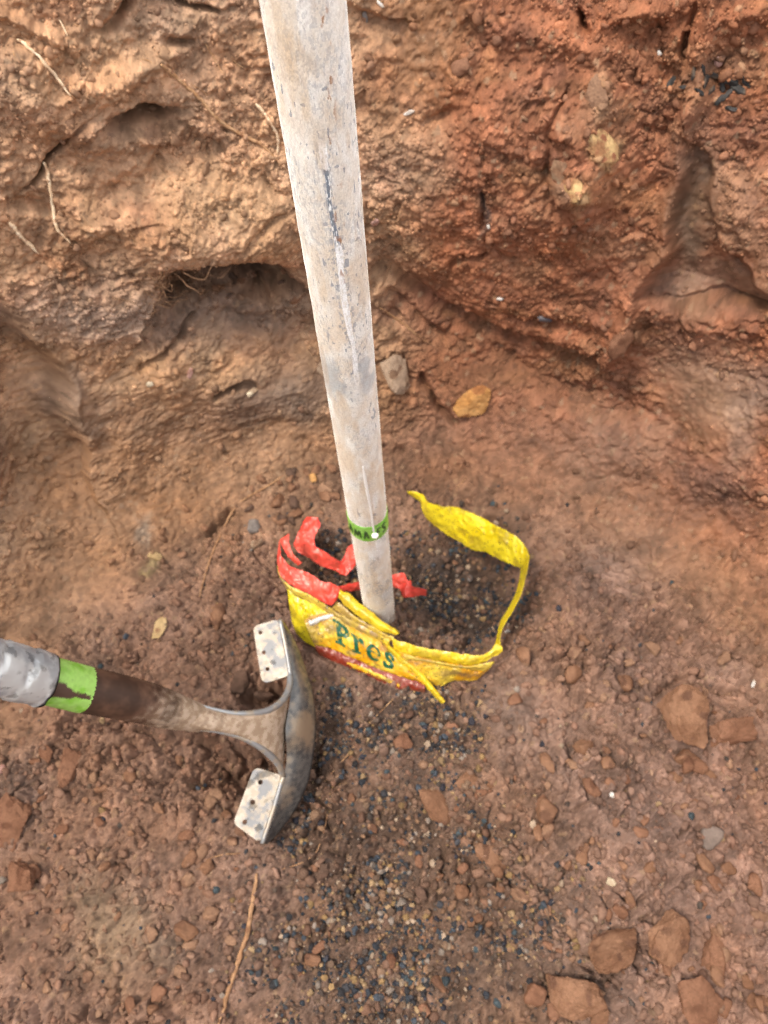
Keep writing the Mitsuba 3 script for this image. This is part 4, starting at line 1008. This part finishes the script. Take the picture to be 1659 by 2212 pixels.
m, _ = strip([(870, 536), (900, 528), (934, 522), (950, 556), (970, 562), (975, 594), (1048, 610)], [(870, 590), (900, 604), (915, 618), (930, 650), (960, 652), (1000, 645), (1050, 640)], [.030, .026], [.014, .010], 50, 10, .001, .006, 20)
part(sack, 'red_flap', m, 'film_red', smooth=50)

# green serif lettering printed on the front panel
from shapely import affinity, union_all
from shapely.geometry import LineString, box
def glyph_P():
    s = [box(.12, 0, .30, 1), box(0, 0, .42, .07), box(0, .93, .42, 1), Point(.42, .73).buffer(.27, 24).difference(Point(.38, .73).buffer(.14, 24)).intersection(box(.3, .4, .8, 1.1))]
    s += [box(.28, .93, .45, 1), box(.28, .46, .45, .53)]
    return union_all(s), .78
def glyph_r():
    return union_all([box(.10, 0, .26, .68), box(0, 0, .36, .06), box(0, .62, .2, .68), Point(.42, .58).buffer(.095, 16), LineString([(.2, .45), (.3, .6), (.42, .64)]).buffer(.045)]), .56
def glyph_e():
    o = Point(.3, .34).buffer(1, 32)
    o = affinity.scale(Point(.3, .34).buffer(.30, 32), 1, 1.15)
    i = affinity.scale(Point(.33, .34).buffer(.17, 32), .95, 1.5)
    return union_all([o.difference(i).difference(box(.36, .13, .8, .31)), box(.1, .33, .56, .39)]), .66
def glyph_s():
    return union_all([LineString(resample([(.42, .52), (.36, .63), (.22, .64), (.11, .55), (.16, .42), (.34, .31), (.42, .2), (.34, .05), (.18, .03), (.07, .14)], 50)).buffer(.062), box(.38, .48, .44, .66), box(.03, .02, .09, .2)]), .5
def glyph_t():
    return union_all([box(.12, .04, .27, .86), box(0, .6, .4, .67)]), .42
u0, wd = .235, .0
def panel(u, w):
    """A point of the front panel: u along (0..1), w from its top edge (0) to its foot (1), with the way out of it."""
    m_, n_ = FG.shape[:2]
    fu, fw = np.clip(u, 0, .999) * (n_ - 1), np.clip(w, 0, .999) * (m_ - 1)
    a_, b_ = np.floor(fw).astype(int), np.floor(fu).astype(int)
    s_, t_ = (fw - a_)[..., None], (fu - b_)[..., None]
    p = FG[a_, b_] * (1 - s_) * (1 - t_) + FG[a_ + 1, b_] * s_ * (1 - t_) + FG[a_, b_ + 1] * (1 - s_) * t_ + FG[a_ + 1, b_ + 1] * s_ * t_
    return p
words = [('P', glyph_P, .21, .10, .74), ('r', glyph_r, .365, .20, .74), ('e', glyph_e, .49, .22, .76), ('s', glyph_s, .63, .18, .76), ('t', glyph_t, .745, .12, .78)]
for nm_, fn_, ustart, wtop, wbot in words[:4]:
    gpoly, adv = fn_()
    gpoly = gpoly.buffer(.004 if nm_ == 'e' else .016)
    tm = trimesh.creation.extrude_polygon(gpoly, .01, engine='earcut')
    tm = tm.subdivide_to_size(.08)
    v = np.array(tm.vertices)
    capital = 1.0 if nm_ == 'P' else .68
    uu = ustart + v[:, 0] * .19
    ww = wbot - v[:, 1] / capital * (wbot - wtop)
    p = panel(uu, ww)
    dpu, dpw = panel(uu + .01, ww) - p, panel(uu, np.minimum(ww + .02, .99)) - p
    nrm = np.cross(dpu, dpw); nrm /= np.linalg.norm(nrm, axis=1, keepdims=True) + 1e-12
    nrm[np.einsum('ij,j->i', nrm, FWD) > 0] *= -1
    p = p + nrm * (np.where(v[:, 2] > .005, .0009, -.0002))[:, None]
    part(sack, 'letter', trimesh.Trimesh(p, tm.faces, process=False), 'print_green', smooth=False)
